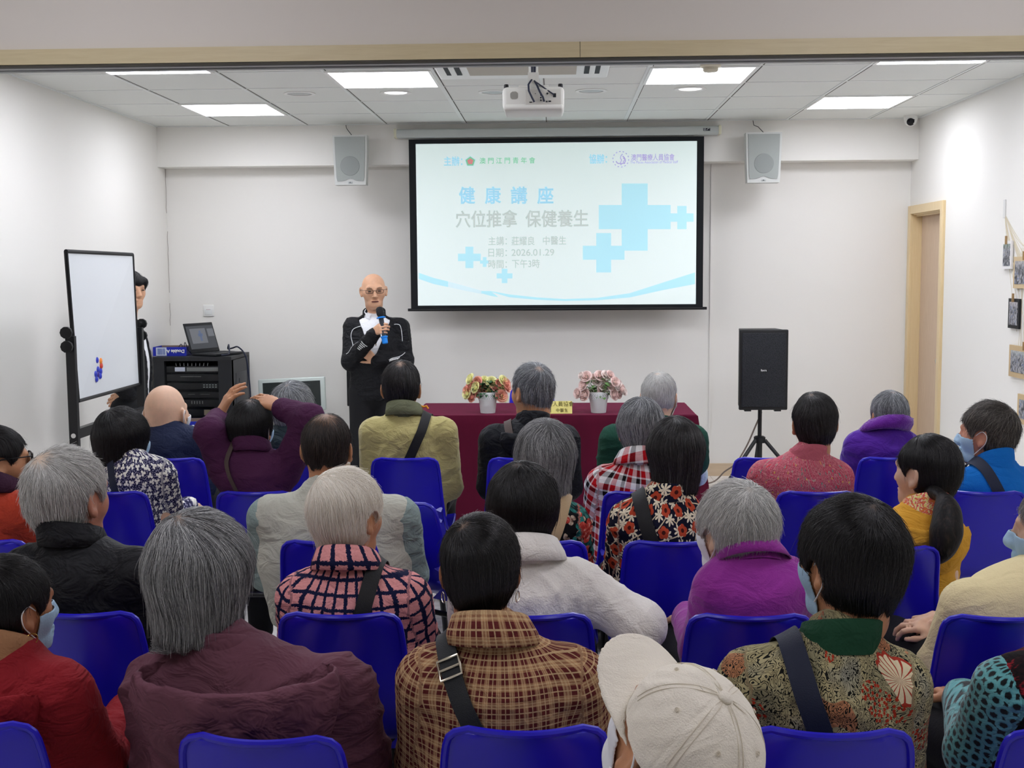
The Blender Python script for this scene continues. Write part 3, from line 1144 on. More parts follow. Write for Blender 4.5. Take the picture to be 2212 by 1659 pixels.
for sx in (-1, 1):
    sd_ = B().box((sx * (rw / 2 - .006), .0, RZ / 2), (.012, RD - .02, RZ - .05)).obj('side_panel', M_rackside, rk)
    B().rbox((sx * (rw / 2 + .001), .02, RZ / 2 - .03), (.004, RD * .62, RZ - .2), .002).obj('panel_inset', plain('rack_inset' + str(sx), '434447', .5), sd_)
    B().rbox((sx * (rw / 2 + .003), -.06, RZ - .19), (.004, .012, .03), .001).obj('panel_latch', M_dark, sd_)
fm = Mat('rack_gear', '14161a', .4)
def unit(z, h_, det, col='17191d'):
    b_ = B()
    b_.box((-.005, -RD / 2 + .13, z), (rw - .19, .2, h_))
    u_ = b_.obj('rack_unit', bpy.data.materials.get('gear_' + col) or plain('gear_' + col, col, .35, spec=.5), rk)
    for dx, dz, w_, hh_, cc, em in det:
        B().box((dx, -RD / 2 + .0285, z + dz), (w_, .004, hh_)).obj('unit_detail', bpy.data.materials.get('det_' + cc) or (emit('det_' + cc, cc, em) if em else plain('det_' + cc, cc, .5)), u_)


rz = lambda py: float(at(430, py, RY + .06)[2])
unit(rz(797), .045, [(-.10, 0, .075, .03, '1d3a66', .6), (.075, 0, .25, .028, '9a9d9b', 0)])
unit(rz(815), .05, [(-.05, .008, .10, .005, '8c8c88', 0), (.03, .008, .05, .005, '8c8c88', 0)])
unit(rz(833), .045, [(.075 + .022 * i, .008 * j, .012, .006, 'b9c4c0', .0) for i in range(5) for j in (-1, 1)])
unit(rz(852), .04, [(-.02, .004, .05, .003, '7c7e7c', 0), (.08, .004, .07, .003, '7c7e7c', 0)])
unit(rz(870), .05, [(-.02 + .02 * i, .006, .006, .022, '8d8f8c', 0) for i in range(5)])
unit(rz(890), .045, [(.10, 0, .06, .04, '9a8f7c', 0)])
b = B()
for k in range(9):
    b.tube([(-.14 + k * .03, -RD / 2 + .06, RZ - .05), (-.13 + k * .028, -RD / 2 + .05, RZ - .085)], .003, seg=5)
b.obj('patch_lead', M_grey, rk)
b = B()
b.box((0, -RD / 2 + .008, RZ / 2 - .01), (rw - .17, .003, RZ - .12))
mm = Mat('smoked_glass', '0c0e12', .12, spec=.5)
mm.set('Transmission Weight', .0)
mm.set('Alpha', .16)
gd = b.obj('glass_door', mm.m, rk)

M_bluebox = plain('paper_box_blue', '1d2aa0', .5)
M_cardboard = plain('cardboard', '8c7862', .8)
def paper_box(loc, rz_, lab, d=(.30, .215, .075)):
    e = empty('paper_box', loc, rz_, lab, 'paper box', 'blue copy paper boxes')
    t_ = .004
    b_ = B()
    for s_ in (-1, 1):
        b_.box((0, s_ * (d[1] / 2 - t_ / 2), d[2] / 2), (d[0], t_, d[2]))
        b_.box((s_ * (d[0] / 2 - t_ / 2), 0, d[2] / 2), (t_, d[1] - 2 * t_, d[2]))
    b_.box((0, 0, t_ / 2), (d[0] - 2 * t_, d[1] - 2 * t_, t_))
    b_.obj('box_walls', M_bluebox, e)
    b_ = B()
    for s_ in (-1, 1):
        b_.box((0, s_ * (d[1] / 2 - t_ - .001), d[2] / 2 + .002), (d[0] - 2 * t_, .002, d[2] - .004))
    b_.obj('box_lining', M_cardboard, e)
    b_ = B()
    b_.box((-d[0] / 2 + .062, -d[1] / 2 - .0006, d[2] / 2), (.078, .001, .06))
    lb = b_.obj('barcode_label', plain('label_paper', 'c9d2dc', .6) if 'label_paper' not in bpy.data.materials else bpy.data.materials['label_paper'], e)
    b_ = B()
    rn = random.Random(2)
    x = -.03
    while x < .028:
        w_ = rn.choice((.0012, .002, .003))
        b_.box((-d[0] / 2 + .062 + x, -d[1] / 2 - .0014, d[2] / 2), (w_, .0006, .046))
        x += w_ + rn.choice((.0012, .002))
    b_.obj('barcode', plain('barcode_blue', '4a63a8', .6) if 'barcode_blue' not in bpy.data.materials else bpy.data.materials['barcode_blue'], lb)
    # the box stands upside down, so the lettering is turned over
    text('box_lettering', 'Double A', .0335, M_white, Matrix.Translation((.046, -d[1] / 2 - .001, d[2] / 2 + .002)) @ Matrix.Rotation(PI / 2, 4, 'X') @ Matrix.Rotation(PI, 4, 'Z'), e, .06, .0002)
    return e


bp = at(366, 765, RY + .10)
paper_box((bp[0], RY + .20, RZ + .001), .03, 'open blue paper box with upside-down lettering, beside the laptop on the rack', (.245, .215, .066))
p = at(388, 930, 8.2)
sh = empty('side_shelf', (p[0], 8.28, 0), 0, 'low black shelf in front of the equipment rack', 'shelf')
B().rbox((0, 0, p[2] - .02), (.34, .26, .02), .003).obj('shelf_board', M_rack, sh)
for sx in (-1, 1):
    B().box((sx * .15, 0, (p[2] - .03) / 2), (.02, .22, p[2] - .03)).obj('leg', M_rack, sh)
paper_box((p[0] + .0, 8.28, p[2] - .009), 0, 'blue paper box on the low shelf, lying in front of the rack', (.28, .2, .075))
p2_ = at(420, 934, 8.12)
cb = at(398, 757, RY + .16)
tag(B().tube(smooth_path([(cb[0] - .06, RY + .17, RZ + .03), (cb[0] - .02, RY + .15, RZ + .085), (cb[0] + .005, RY + .13, RZ + .05), (cb[0] + .02, RY + .12, RZ + .10), (cb[0] + .035, RY + .14, RZ + .045), (cb[0] + .05, RY + .17, RZ + .012)]), .003, seg=6).obj('coiled_lead', M_cable), 'thin black lead looping out of the open blue box', 'cable')

# laptop: hinge line recedes to the right, screen faces right and the camera
lp = empty('laptop', (0, 0, 0), 0, 'open dark laptop on top of the equipment rack', 'laptop')
Lz = RZ + .002
h0, h1 = at(408, 762, RY + .12), None
scA = at(409, 759, RY + .13)       # screen lower left
rzl = math.radians(-28)
lp.location = (float(at(446, 760, RY + .24)[0]), RY + .24, Lz)
lp.rotation_euler = (0, 0, math.radians(66))
M_lap = plain('laptop_black', '1b1d20', .4)
b = B()
b.rbox((0, -.11, .009), (.32, .225, .018), .006)
lb_ = b.obj('keyboard_base', M_lap, lp)
b = B()
for i in range(13):
    for j in range(5):
        b.box((-.138 + i * .023, -.05 - j * .022, .0185), (.019, .018, .002))
b.obj('keys', plain('laptop_keys', '2a2c2f', .6), lb_)
B().box((0, -.185, .0183), (.1, .06, .0012)).obj('touchpad', plain('laptop_pad', '303236', .4), lb_)
tilt = math.radians(-18)
Ms = Matrix.Translation((0, .008, .016)) @ Matrix.Rotation(tilt, 4, 'X')
b = B()
b.rbox((0, 0, .115), (.32, .008, .23), .004, M=Ms)
ld = b.obj('laptop_lid', M_lap, lp)
b = B()
b.box((0, -.0046, .118), (.295, .001, .178), M=Ms)
sc_ = b.obj('laptop_screen', emit('laptop_display', '4a4c50', .5, '2a2c2f'), ld)
b = B()
b.box((-.03, -.0054, .128), (.17, .0006, .115), M=Ms)
b.box((.11, -.0054, .15), (.07, .0006, .06), M=Ms)
b.obj('screen_window', emit('laptop_window', '77797f', .5, '3a3c3f'), sc_)
b = B()
b.box((-.01, -.006, .128), (.022, .0004, .08), M=Ms)
b.box((-.01, -.006, .135), (.05, .0004, .022), M=Ms)
b.obj('screen_figure', emit('laptop_fig', '5f6f92', .5, '3a3c3f'), sc_)

# cables over the rack's right side
ce1 = at(548, 905, RY + .35)
pts = [(rx + .21, RY + .03, RZ + .010), (rx + .24, RY + .05, RZ + .012), (rx + .25, RY + .1, RZ + .02), (rx + .22, RY + .2, RZ + .07), (rx + .19, RY + .30, RZ + .065), (rx + .17, RY + .36, RZ + .035), (rx + .20, RY + .37, RZ + .04), (rx + rw / 2 - .03, RY + .32, RZ + .05), (rx + rw / 2 + .03, RY + .3, RZ - .02), (rx + rw / 2 + .05, RY + .3, RZ - .18), (rx + rw / 2 + .06, RY + .3, RZ - .4), (rx + rw / 2 + .06, RY + .32, .05), (rx + rw / 2 + .06, RY + .4, .008)]
cbk = tag(B().tube(smooth_path(pts), .006, seg=8).obj('display_cable', M_cable), 'thick dark blue cable looping over the rack and down its right side', 'cable')
B().tube([(rx + rw / 2 + .0595, RY + .3, RZ - .33), (rx + rw / 2 + .0595, RY + .3, RZ - .39)], .0125, seg=12).obj('ferrite_bead', M_cable, cbk)
pts = [(rx + rw / 2 - .02, RY + .34, RZ + .012), (rx + rw / 2 + .022, RY + .34, RZ - .02), (rx + rw / 2 + .03, RY + .33, RZ - .2), (rx + rw / 2 + .022, RY + .33, RZ - .26)]
tag(B().tube(smooth_path(pts), .0028, seg=6).obj('thin_lead', M_cable), 'thin black lead ending in a loose plug on the rack side', 'cable')

# ------------------------------------------------------------------ television on its stand
TVY = 8.95
a, c, d2 = at(556, 824, TVY), at(700, 814, TVY), at(706, 886, TVY)
tvw = float(c[0] - a[0])
tvh = float(c[2] - d2[2])
tv = empty('television', (float((a[0] + c[0]) / 2 + .01), TVY, 0), 0, 'flat television with a pale frame beside the rack, screen off', 'television')
M_tvf = plain('tv_frame', 'c3cdc8', .35, .2)
Mt = Matrix.Translation((0, 0, float((c[2] + d2[2]) / 2) - .008)) @ Matrix.Rotation(math.radians(-2.6), 4, 'Y') @ Matrix.Rotation(math.radians(-6), 4, 'X')
b = B()
b.rbox((0, 0, 0), (tvw, .035, tvh), .010, M=Mt)
b.obj('tv_body', M_tvf, tv)
b = B()
b.box((0, -.0178, .002), (tvw - .07, .002, tvh - .062), M=Mt)
b.obj('tv_screen', plain('tv_glass', '2a302f', .18, spec=.5), tv)
b = B()
b.tube([(0, .03, .01), (0, .03, float(c[2]) - tvh * .6)], .025)
b.rbox((0, .03, .012), (.5, .3, .024), .006)
b.obj('pedestal', M_black, tv)

# ------------------------------------------------------------------ whiteboard along the left wall
wb = empty('whiteboard', (0, 0, 0), 0, 'mobile whiteboard standing edge-on along the left wall', 'whiteboard')
w00, w10, w11, w01 = Vector(at(144, 543, 5.89)), Vector(at(287, 550, 6.85)), Vector(at(301, 830, 6.89)), Vector(at(170, 866, 5.92))
wc = (w00 + w10 + w11 + w01) / 4
wb.location = (wc.x, wc.y, 0)
L0 = Vector((wc.x, wc.y, 0))


def bil(s, t):
    return (w00 * (1 - s) + w10 * s) * (1 - t) + (w01 * (1 - s) + w11 * s) * t - L0


nrm = ((w10 - w00).cross(w01 - w00)).normalized()
if nrm.x < 0:
    nrm = -nrm
mw = Mat('board_enamel', 'e4e9ec', .18, spec=.5)
q = [bil(0, 0), bil(1, 0), bil(1, 1), bil(0, 1)]
b = B()
b.add([p - nrm * .012 for p in q] + [p + nrm * .0 for p in q], [(0, 1, 2, 3), (7, 6, 5, 4), (0, 4, 5, 1), (1, 5, 6, 2), (2, 6, 7, 3), (3, 7, 4, 0)])
board = b.obj('board', mw.m, wb)
b = B()
for i in range(4):
    b.tube([q[i] - nrm * .004, q[(i + 1) % 4] - nrm * .004], .011, seg=8)
b.obj('board_frame', M_black, wb)
pn0, pn1 = bil(-.015, .6), bil(1.015, .6)
for pn, s_ in ((pn0, -1), (pn1, 1)):
    b = B()
    b.box((pn.x, pn.y + s_ * .025, (pn.z + .06) / 2), (.045, .028, pn.z))
    post = b.obj('leg', M_blackmetal, wb)
    b = B()
    b.box((pn.x, pn.y + s_ * .025, .045), (.52, .04, .03))
    for q_ in (-1, 1):
        b.lathe([(.02, -.012), (.024, 0), (.02, .012)], M=Matrix.Translation((pn.x + q_ * .24, pn.y + s_ * .025, .024)) @ Matrix.Rotation(PI / 2, 4, 'X'), seg=14)
    b.obj('foot', M_black, post)
    b = B()
    for dz in (-.02, .05):
        b.lathe([(.012, 0), (.012, .03), (.03, .032), (.03, .05), (.012, .054)], M=Matrix.Translation((pn.x, pn.y + s_ * .035, pn.z + dz)) @ Matrix.Rotation(-s_ * PI / 2, 4, 'X'), seg=10)
    b.obj('clamp_knob', M_black, post)
b = B()
zr = float(at(200, 925, 6.1)[2])
b.box((pn0.x, (pn0.y + pn1.y) / 2, zr), (.035, pn1.y - pn0.y, .05))
b.obj('cross_rail', M_blackmetal, wb)
b = B()
b.lathe([(.012, 0), (.012, .003), (.006, .005)], M=Matrix.Translation((pn0.x, pn0.y - .04, float(at(158, 943, 5.83)[2]))) @ Matrix.Rotation(PI / 2, 4, 'X'), seg=14)
b.obj('bolt_cap', M_white, wb)
# magnets stuck to the board
MAGM = {k: plain('magnet_' + k, c, .3, spec=.5) for k, c in dict(blue='2035b8', orange='f08a28', red='d8402a', violet='35208a').items()}
q0_, q1_ = (145, 290), None


def on_board(px, py):
    d_ = ray(px, py)
    n_ = np.array(nrm)
    c_ = np.array(wc)
    return O + d_ * (((c_ - O) @ n_) / (d_ @ n_))


for px, py, colr, lab in ((208, 778, 'blue', 'topmost blue magnet on the whiteboard'), (216, 780, 'orange', 'orange magnet on the whiteboard'), (217, 790, 'red', 'red magnet just under the orange one'),
                          (210, 798, 'blue', 'blue magnet below and left of the red one'), (216, 802, 'blue', 'blue magnet straight below the red one'), (205, 808, 'blue', 'leftmost blue magnet of the cluster on the board'),
                          (210, 809, 'violet', 'dark violet magnet amid the blue ones'), (215, 812, 'blue', 'rightmost low blue magnet of the cluster'), (207, 819, 'blue', 'lowest blue magnet on the whiteboard')):
    p = on_board(px, py)
    Mm = Matrix.Translation(p) @ nrm.to_track_quat('Z', 'Y').to_matrix().to_4x4()
    o_ = B().lathe([(.017, 0), (.017, .005), (.013, .009), (.004, .0105)], seg=20).obj('magnet', MAGM[colr])
    o_.matrix_world = Mm
    tag(o_, lab, 'magnet', 'round magnets on the whiteboard')

# ------------------------------------------------------------------ tall folded black board leaning behind the speaker
p0, p1 = at(735, 722, 8.75), at(735, 885, 8.75)
fb = empty('folded_board', (float(p0[0]) + .16, 9.0, 0), 0, 'tall black folded board standing on legs behind the speaker', 'board')
b = B()
b.rbox((0, 0, float((p0[2] + p1[2]) / 2)), (.32, .05, float(p0[2] - p1[2])), .008)
b.obj('panel', M_black, fb)
for sx in (-1, 1):
    B().box((sx * .13, 0, float(p1[2]) / 2 + .01), (.03, .03, float(p1[2]) + .02)).obj('leg', M_black, fb)
    B().box((sx * .13, 0, .012), (.03, .3, .024)).obj('foot', M_black, fb)

# ------------------------------------------------------------------ photo wall on the right
def photo_mat(name, seed, tint):
    mm_ = Mat(name, 'cccccc', .35)
    v_ = mm_.mapv(mm_.obj(), (1, 1, 1), (0, 0, 0), (seed * 3.1, seed, seed * 1.7))
    c1 = mm_.noise(v_, 60, 3, .6, out='Color')
    _, yy, zz = mm_.sep(mm_.obj())
    up_ = mm_.ma('MULTIPLY_ADD', zz, 8., -.9)
    body = mm_.ramp(mm_.noise(mm_.mapv(v_, (1, 2.2, 1)), 38, 2), [(.38, '20242c'), (.48, '5a5f6b'), (.55, 'b9b6b2'), (.66, '3f5d8c')])
    mm_.set('Base Color', mm_.mix(mm_.n('Clamp', {0: mm_.ma('MULTIPLY', up_, 1.3)}), body, tint))
    return mm_.m


def wall_photo(corners, frame_c, fw_, lab, seed, tint, peg=True, thick=.012):
    X = XR - .012
    P = [atx(px, py, X) for px, py in corners]       # tl, tr, br, bl
    zt, zb = (P[0][2] + P[1][2]) / 2, (P[2][2] + P[3][2]) / 2
    y1, y0 = (P[0][1] + P[3][1]) / 2, (P[1][1] + P[2][1]) / 2
    W_, H_ = y1 - y0, zt - zb
    sk = (P[0][2] - P[1][2]) / max(W_, .01)
    e = empty('photo_frame', (X, (y0 + y1) / 2, zb), 0, lab, 'photo', 'photos hung on the right wall')
    e.rotation_euler = (max(-.1, min(.1, sk)) * 0, 0, 0)
    b_ = B()
    b_.box((0, 0, H_ / 2), (thick, W_, H_))
    b_.obj('mount', bpy.data.materials.get('mount_' + frame_c) or plain('mount_' + frame_c, frame_c, .6), e)
    b_ = B()
    b_.box((-thick / 2 - .001, 0, H_ / 2), (.002, W_ - 2 * fw_, H_ - 2 * fw_))
    b_.obj('picture', photo_mat('picture_%d' % seed, seed, tint), e)
    if peg:
        b_ = B()
        b_.box((-.012, 0, H_ + .005), (.012, .009, .05))
        b_.obj('peg', bpy.data.materials.get('peg_wood') or plain('peg_wood', 'a98c63', .7), e)


wall_photo([(2167, 522), (2186, 519), (2187, 581), (2167, 581)], 'e9e7e4', .018, 'small white-bordered group photo, highest on the right wall', 1, 'a9c4a0')
wall_photo([(2191, 560), (2240, 548), (2240, 625), (2191, 622)], 'cbb58f', .025, 'group photo in a beige mount, right of the highest photo', 2, 'c7c2c0')
wall_photo([(2181, 642), (2204, 648), (2202, 713), (2179, 706)], '1e1f21', .02, 'group photo in a black frame on the right wall', 3, 'd6cfd0')
wall_photo([(2181, 747), (2250, 752), (2250, 828), (2182, 812)], 'c0a780', .03, 'crowd photo in a brown card mount below the black frame', 4, 'cfd6d4')
wall_photo([(2199, 853), (2260, 862), (2260, 935), (2200, 911)], 'c8af86', .03, 'lowest card-mounted photo on the right wall', 5, 'bfd0e6')
nx = XR - .0025
b = B()
rn = random.Random(5)
hook = atx(2170, 462, nx)
for k in range(16):
    e1 = atx(2212 + rn.uniform(-20, 40), 540 + k * 12 + rn.uniform(-10, 10), nx)
    mid = (np.array(hook) + e1) / 2 - np.array([0, 0, rn.uniform(.01, .05)])
    b.tube(smooth_path([hook, mid, e1], 5), .0013, seg=4)
for k in range(8):
    y_ = atx(2205 + k * 3, 600, nx)[1]
    b.tube(smooth_path([(nx, y_, 1.72), (nx, y_ + rn.uniform(-.02, .02), 1.4), (nx, y_ + rn.uniform(-.03, .03), 1.05)], 5), .0012, seg=4)
nt = tag(b.obj('decorative_net', plain('net_string', 'd8cfb6', .8)), 'cream string net draped on the right wall behind the photos', 'net')
B().rbox((nx - .001, hook[1], hook[2] + .03), (.006, .035, .11), .002).obj('hook', plain('hook_clear', 'dadad6', .3), nt)
# ------------------------------------------------------------------ smooth solids for people and cloth
def cap(a, b, ra, rb=None):
    a, b = np.array(a, float), np.array(b, float)
    rb = ra if rb is None else rb
    ab = b - a
    L2 = max(float(ab @ ab), 1e-9)

    def f(P):
        t = np.clip((P - a) @ ab / L2, 0, 1)
        return np.linalg.norm(P - a - t[:, None] * ab, axis=1) - (ra + (rb - ra) * t)
    return f


def ell(c, r, R=None):
    c, r = np.array(c, float), np.array(r, float)

    def f(P):
        q = P - c
        if R is not None:
            q = q @ R
        k0 = np.linalg.norm(q / r, axis=1)
        k1 = np.linalg.norm(q / (r * r), axis=1)
        return np.where(k0 < 1e-6, -r.min(), k0 * (k0 - 1) / np.maximum(k1, 1e-9))
    return f


def sm(a, b, k):
    h = np.maximum(k - np.abs(a - b), 0) / k
    return np.minimum(a, b) - h * h * k * .25


def smx(a, b, k):
    return -sm(-a, -b, k)


def uni(fs, k):
    def f(P):
        d = fs[0](P)
        for g in fs[1:]:
            d = sm(d, g(P), k)
        return d
    return f


def uni2(pairs):
    def f(P):
        d = pairs[0][0](P)
        for g, k in pairs[1:]:
            d = sm(d, g(P), k)
        return d
    return f


def sdf_mesh(fn, lo, hi, vx):
    lo, hi = np.array(lo, float), np.array(hi, float)
    BS = 8
    nb = np.ceil((hi - lo) / vx / BS).astype(int) + 1
    n = nb * BS
    bi = np.stack(np.meshgrid(*[np.arange(k) for k in nb], indexing='ij'), -1).reshape(-1, 3)
    cen = lo + (bi * BS + (BS - 1) / 2) * vx
    dc = fn(cen)
    sel = np.abs(dc) < BS * vx * .87 * 1.35 + vx
    A = np.repeat(np.repeat(np.repeat(dc.reshape(nb), BS, 0), BS, 1), BS, 2).astype('f')
    A = np.ascontiguousarray(A)
    off = np.stack(np.meshgrid(*[np.arange(BS)] * 3, indexing='ij'), -1).reshape(-1, 3)
    ids = bi[sel] * BS
    for k in range(0, len(ids), 600):
        blk = ids[k:k + 600]
        ijk = (blk[:, None, :] + off[None]).reshape(-1, 3)
        A[ijk[:, 0], ijk[:, 1], ijk[:, 2]] = fn(lo + ijk * vx)
    g = openvdb.FloatGrid(background=1.0)
    g.copyFromArray(A)
    pts, quads = g.convertToQuads(0.0)
    return pts.astype(float) * vx + lo, np.asarray(quads)[:, ::-1]


def np_mesh(name, V, Q, mats=None, parent=None, vec=None, flt=None):
    me = bpy.data.meshes.new(name)
    me.vertices.add(len(V))
    me.vertices.foreach_set('co', np.ascontiguousarray(V, 'f').ravel())
    q = np.ascontiguousarray(Q, 'i')
    k = q.shape[1]
    me.loops.add(len(q) * k)
    me.loops.foreach_set('vertex_index', q.ravel())
    me.polygons.add(len(q))
    me.polygons.foreach_set('loop_start', np.arange(len(q), dtype='i') * k)
    me.polygons.foreach_set('use_smooth', np.ones(len(q), bool))
    me.update()
    me.validate()
    for nm, a in (vec or {}).items():
        at_ = me.attributes.new(nm, 'FLOAT_VECTOR', 'POINT')
        at_.data.foreach_set('vector', np.ascontiguousarray(a, 'f').ravel())
    for nm, a in (flt or {}).items():
        at_ = me.attributes.new(nm, 'FLOAT', 'POINT')
        at_.data.foreach_set('value', np.ascontiguousarray(a, 'f'))
    return link(name, me, mats, parent)


def grad(fn, P, e=.0015):
    g = np.stack([fn(P + np.eye(3)[i] * e) - fn(P - np.eye(3)[i] * e) for i in range(3)], 1)
    return g / np.maximum(np.linalg.norm(g, axis=1, keepdims=True), 1e-9)


def rotz(a):
    c, s = math.cos(a), math.sin(a)
    return np.array([[c, -s, 0], [s, c, 0], [0, 0, 1.]])


def rotx(a):
    c, s = math.cos(a), math.sin(a)
    return np.array([[1., 0, 0], [0, c, -s], [0, s, c]])


def roty(a):
    c, s = math.cos(a), math.sin(a)
    return np.array([[c, 0, s], [0, 1., 0], [-s, 0, c]])


# head, in head coordinates: +y is the face, z up, origin between the ears
def head_parts(ears=True):
    S = [(ell((0, -.012, .03), (.073, .092, .088)), 0), (cap((0, .028, -.02), (0, .044, -.078), .065, .049), .04),
         (ell((-.035, .05, -.02), (.032, .035, .036)), .02), (ell((.035, .05, -.02), (.032, .035, .036)), .02),
         (cap((-.034, .083, .026), (.034, .083, .026), .013), .02), (cap((0, .094, .008), (0, .112, -.032), .009, .0125), .018),
         (ell((-.011, .103, -.036), (.009, .009, .008)), .008), (ell((.011, .103, -.036), (.009, .009, .008)), .008),
         (ell((0, .091, -.065), (.025, .011, .0065)), .006), (ell((0, .0895, -.077), (.021, .011, .0065)), .005), (ell((0, .072, -.1), (.024, .02, .018)), .025),
         (cap((0, -.03, -.04), (0, -.025, -.10), .055, .056), .04)]
    base = uni2(S)
    er = []
    if ears:
        for sx in (-1, 1):
            R = rotz(sx * .45) @ rotx(.18)
            er.append((ell((sx * .079, -.008, -.005), (.0085, .0215, .034), R), ell((sx * .0865, -.004, -.003), (.007, .0125, .022), R), ell((sx * .078, .004, -.032), (.007, .010, .012), R)))

    def f(P):
        d = base(P)
        d = smx(d, -(np.linalg.norm(P - np.array([-.031, .109, .004]), axis=1) - .017), .012)
        d = smx(d, -(np.linalg.norm(P - np.array([.031, .109, .004]), axis=1) - .017), .012)
        for e0, e1, e2 in er:
            e = smx(e0(P), -e1(P), .006)
            e = sm(e, e2(P), .008)
            d = sm(d, e, .008)
        return d
    return f


HEAD = head_parts()


def hand(w, d, nrm, side, curl=(.25, .3, .35, .4), s=1., thumb=.5, tcurl=.4, spread=.06, rad=1.):
    """palm and five separate fingers; w wrist, d towards the knuckles, nrm back of the hand, side +1/-1 thumb side along d x nrm"""
    w, d, nrm = np.array(w, float), np.array(d, float), np.array(nrm, float)
    d /= np.linalg.norm(d)
    nrm -= d * (nrm @ d)
    nrm /= np.linalg.norm(nrm)
    ac = np.cross(d, nrm) * side
    out = []
    kn = []
    for i, (o_, L_) in enumerate(((1.5, .082), (.5, .088), (-.5, .084), (-1.5, .076))):
        k = w + (d * L_ + ac * o_ * .0195) * s
        kn.append(k)
        out.append((cap(w + ac * o_ * .011 * s, k, .0115 * s * rad, .0100 * s * rad), .016))
    lens = ((.040, .024, .02), (.045, .028, .021), (.042, .026, .02), (.033, .02, .018))
    for i in range(4):
        p = kn[i]
        ang = 0
        for j, L_ in enumerate(lens[i]):
            ang += curl[i] * (1.0, 1.15, .8)[j]
            dirv = d * math.cos(ang) - nrm * math.sin(ang) + ac * (1.5 - i) * spread * (1 if j == 0 else .5)
            dirv /= np.linalg.norm(dirv)
            q = p + dirv * L_ * s
            out.append((cap(p, q, (.0090, .0083, .0076)[j] * s * rad, (.0083, .0076, .0066)[j] * s * rad), .004))
            p = q
    p = w + (d * .018 + ac * .022) * s
    dirv = d * math.cos(thumb + .2) + ac * math.sin(thumb + .2) - nrm * .25
    for j, L_ in enumerate((.042, .030, .025)):
        dirv /= np.linalg.norm(dirv)
        q = p + dirv * L_ * s
        out.append((cap(p, q, (.013, .0100, .0092)[j] * s * rad, (.0104, .0092, .0078)[j] * s * rad), .012 if j == 0 else .004))
        p = q
        dirv = dirv + d * tcurl * .5 - nrm * tcurl * .4 - ac * tcurl * .5
    return out


# ------------------------------------------------------------------ people's materials
def skin_mat(name, c):
    m_ = Mat(name, c, .5, spec=.35)
    v_ = m_.noise(m_.obj(), 40, 4, .6)
    cc = lin(c)
    m_.set('Base Color', m_.mix(v_, tuple(x * .82 for x in cc[:3]) + (1,), (min(1, cc[0] * 1.12), cc[1] * 1.05, cc[2] * 1.02, 1)))
    m_.set('Subsurface Weight', .08)
    m_.set('Subsurface Radius', (.01, .004, .002))
    m_.bump(m_.noise(m_.obj(), 180, 3), .12, .002)
    return m_.m


SKIN = {k: skin_mat('skin_' + k, c) for k, c in dict(light='d9ab8b', tan='c4906b', pale='dcb79c', ruddy='c98f76', brown='b07a58').items()}


def hair_cap_mat(name, c, scalp):
    m_ = Mat(name, c, .55, spec=.25)
    n_ = m_.noise(m_.mapv(m_.obj(), (1, 1, .3)), 120, 3)
    cc = lin(c)
    base = m_.mix(n_, tuple(x * .55 for x in cc[:3]) + (1,), tuple(min(1, x * 1.25) for x in cc[:3]) + (1,))
    wh = m_.n('Attribute', out='Fac', attribute_name='whorl')
    k = m_.n('MapRange', {'Value': m_.ma('ADD', wh, m_.ma('MULTIPLY', m_.ma('SUBTRACT', n_, .5), .25)), 'From Min': 0., 'From Max': 1., 'To Min': 1., 'To Max': 0.})
    m_.set('Base Color', m_.mix(k, base, scalp))
    m_.bump(n_, .5, .004)
    return m_.m


def strand_mat(name, stops, rough=.34, spec=.6):
    m_ = Mat(name, stops[0][1], rough, spec=spec)
    r_ = m_.n('HairInfo', out='Random')
    m_.set('Base Color', m_.ramp(r_, stops))
    return m_.m


HAIR = {}
for k, c, stops, sc in (('black', '131214', [(0, '0a0a0c'), (.7, '161618'), (1, '2a2a2d')], 'b09480'),
                        ('softblack', '1c1a1a', [(0, '100f10'), (.6, '232223'), (.9, '3a3839'), (1, '6b6b6b')], 'b39682'),
                        ('darkbrown', '241e1b', [(0, '151113'), (.6, '2c2623'), (1, '5a5048')], 'ab8c76'),
                        ('pepper', '606161', [(0, '3a3b3d'), (.35, '6d6f70'), (.7, 'a2a4a5'), (1, 'd6d8d8')], 'b89e8a'),
                        ('grey', '7c7d7b', [(0, '3c3d3e'), (.35, '7d7f7f'), (.7, 'a9abaa'), (1, 'dadbd9')], 'bd9c82'),
                        ('steel', '5f6265', [(0, '333538'), (.4, '6f7377'), (.75, 'adb1b4'), (1, 'e2e5e6')], 'b89e8a'),
                        ('silver', 'b9b9b5', [(0, '959693'), (.4, 'c3c3bf'), (.8, 'dededa'), (1, 'f4f4f0')], 'd6ba9f'),
                        ('white', 'f2eadb', [(0, 'e4dccd'), (.4, 'f8f2e4'), (1, 'fffcf2')], 'e9c09a'),
                        ('greybrown', '3e3a36', [(0, '211f1e'), (.5, '46423d'), (.85, '716b64'), (1, 'a39c94')], 'b09480')):
    HAIR[k] = (hair_cap_mat('hair_base_' + k, c, sc), strand_mat('hair_strand_' + k, stops))
M_mask = plain('mask_blue', 'a9cbe4', .75, bump=.2, bscale=300)
M_maskw = plain('mask_white', 'e6e8ec', .75)
M_lash = plain('eye_dark', '1a1412', .3)


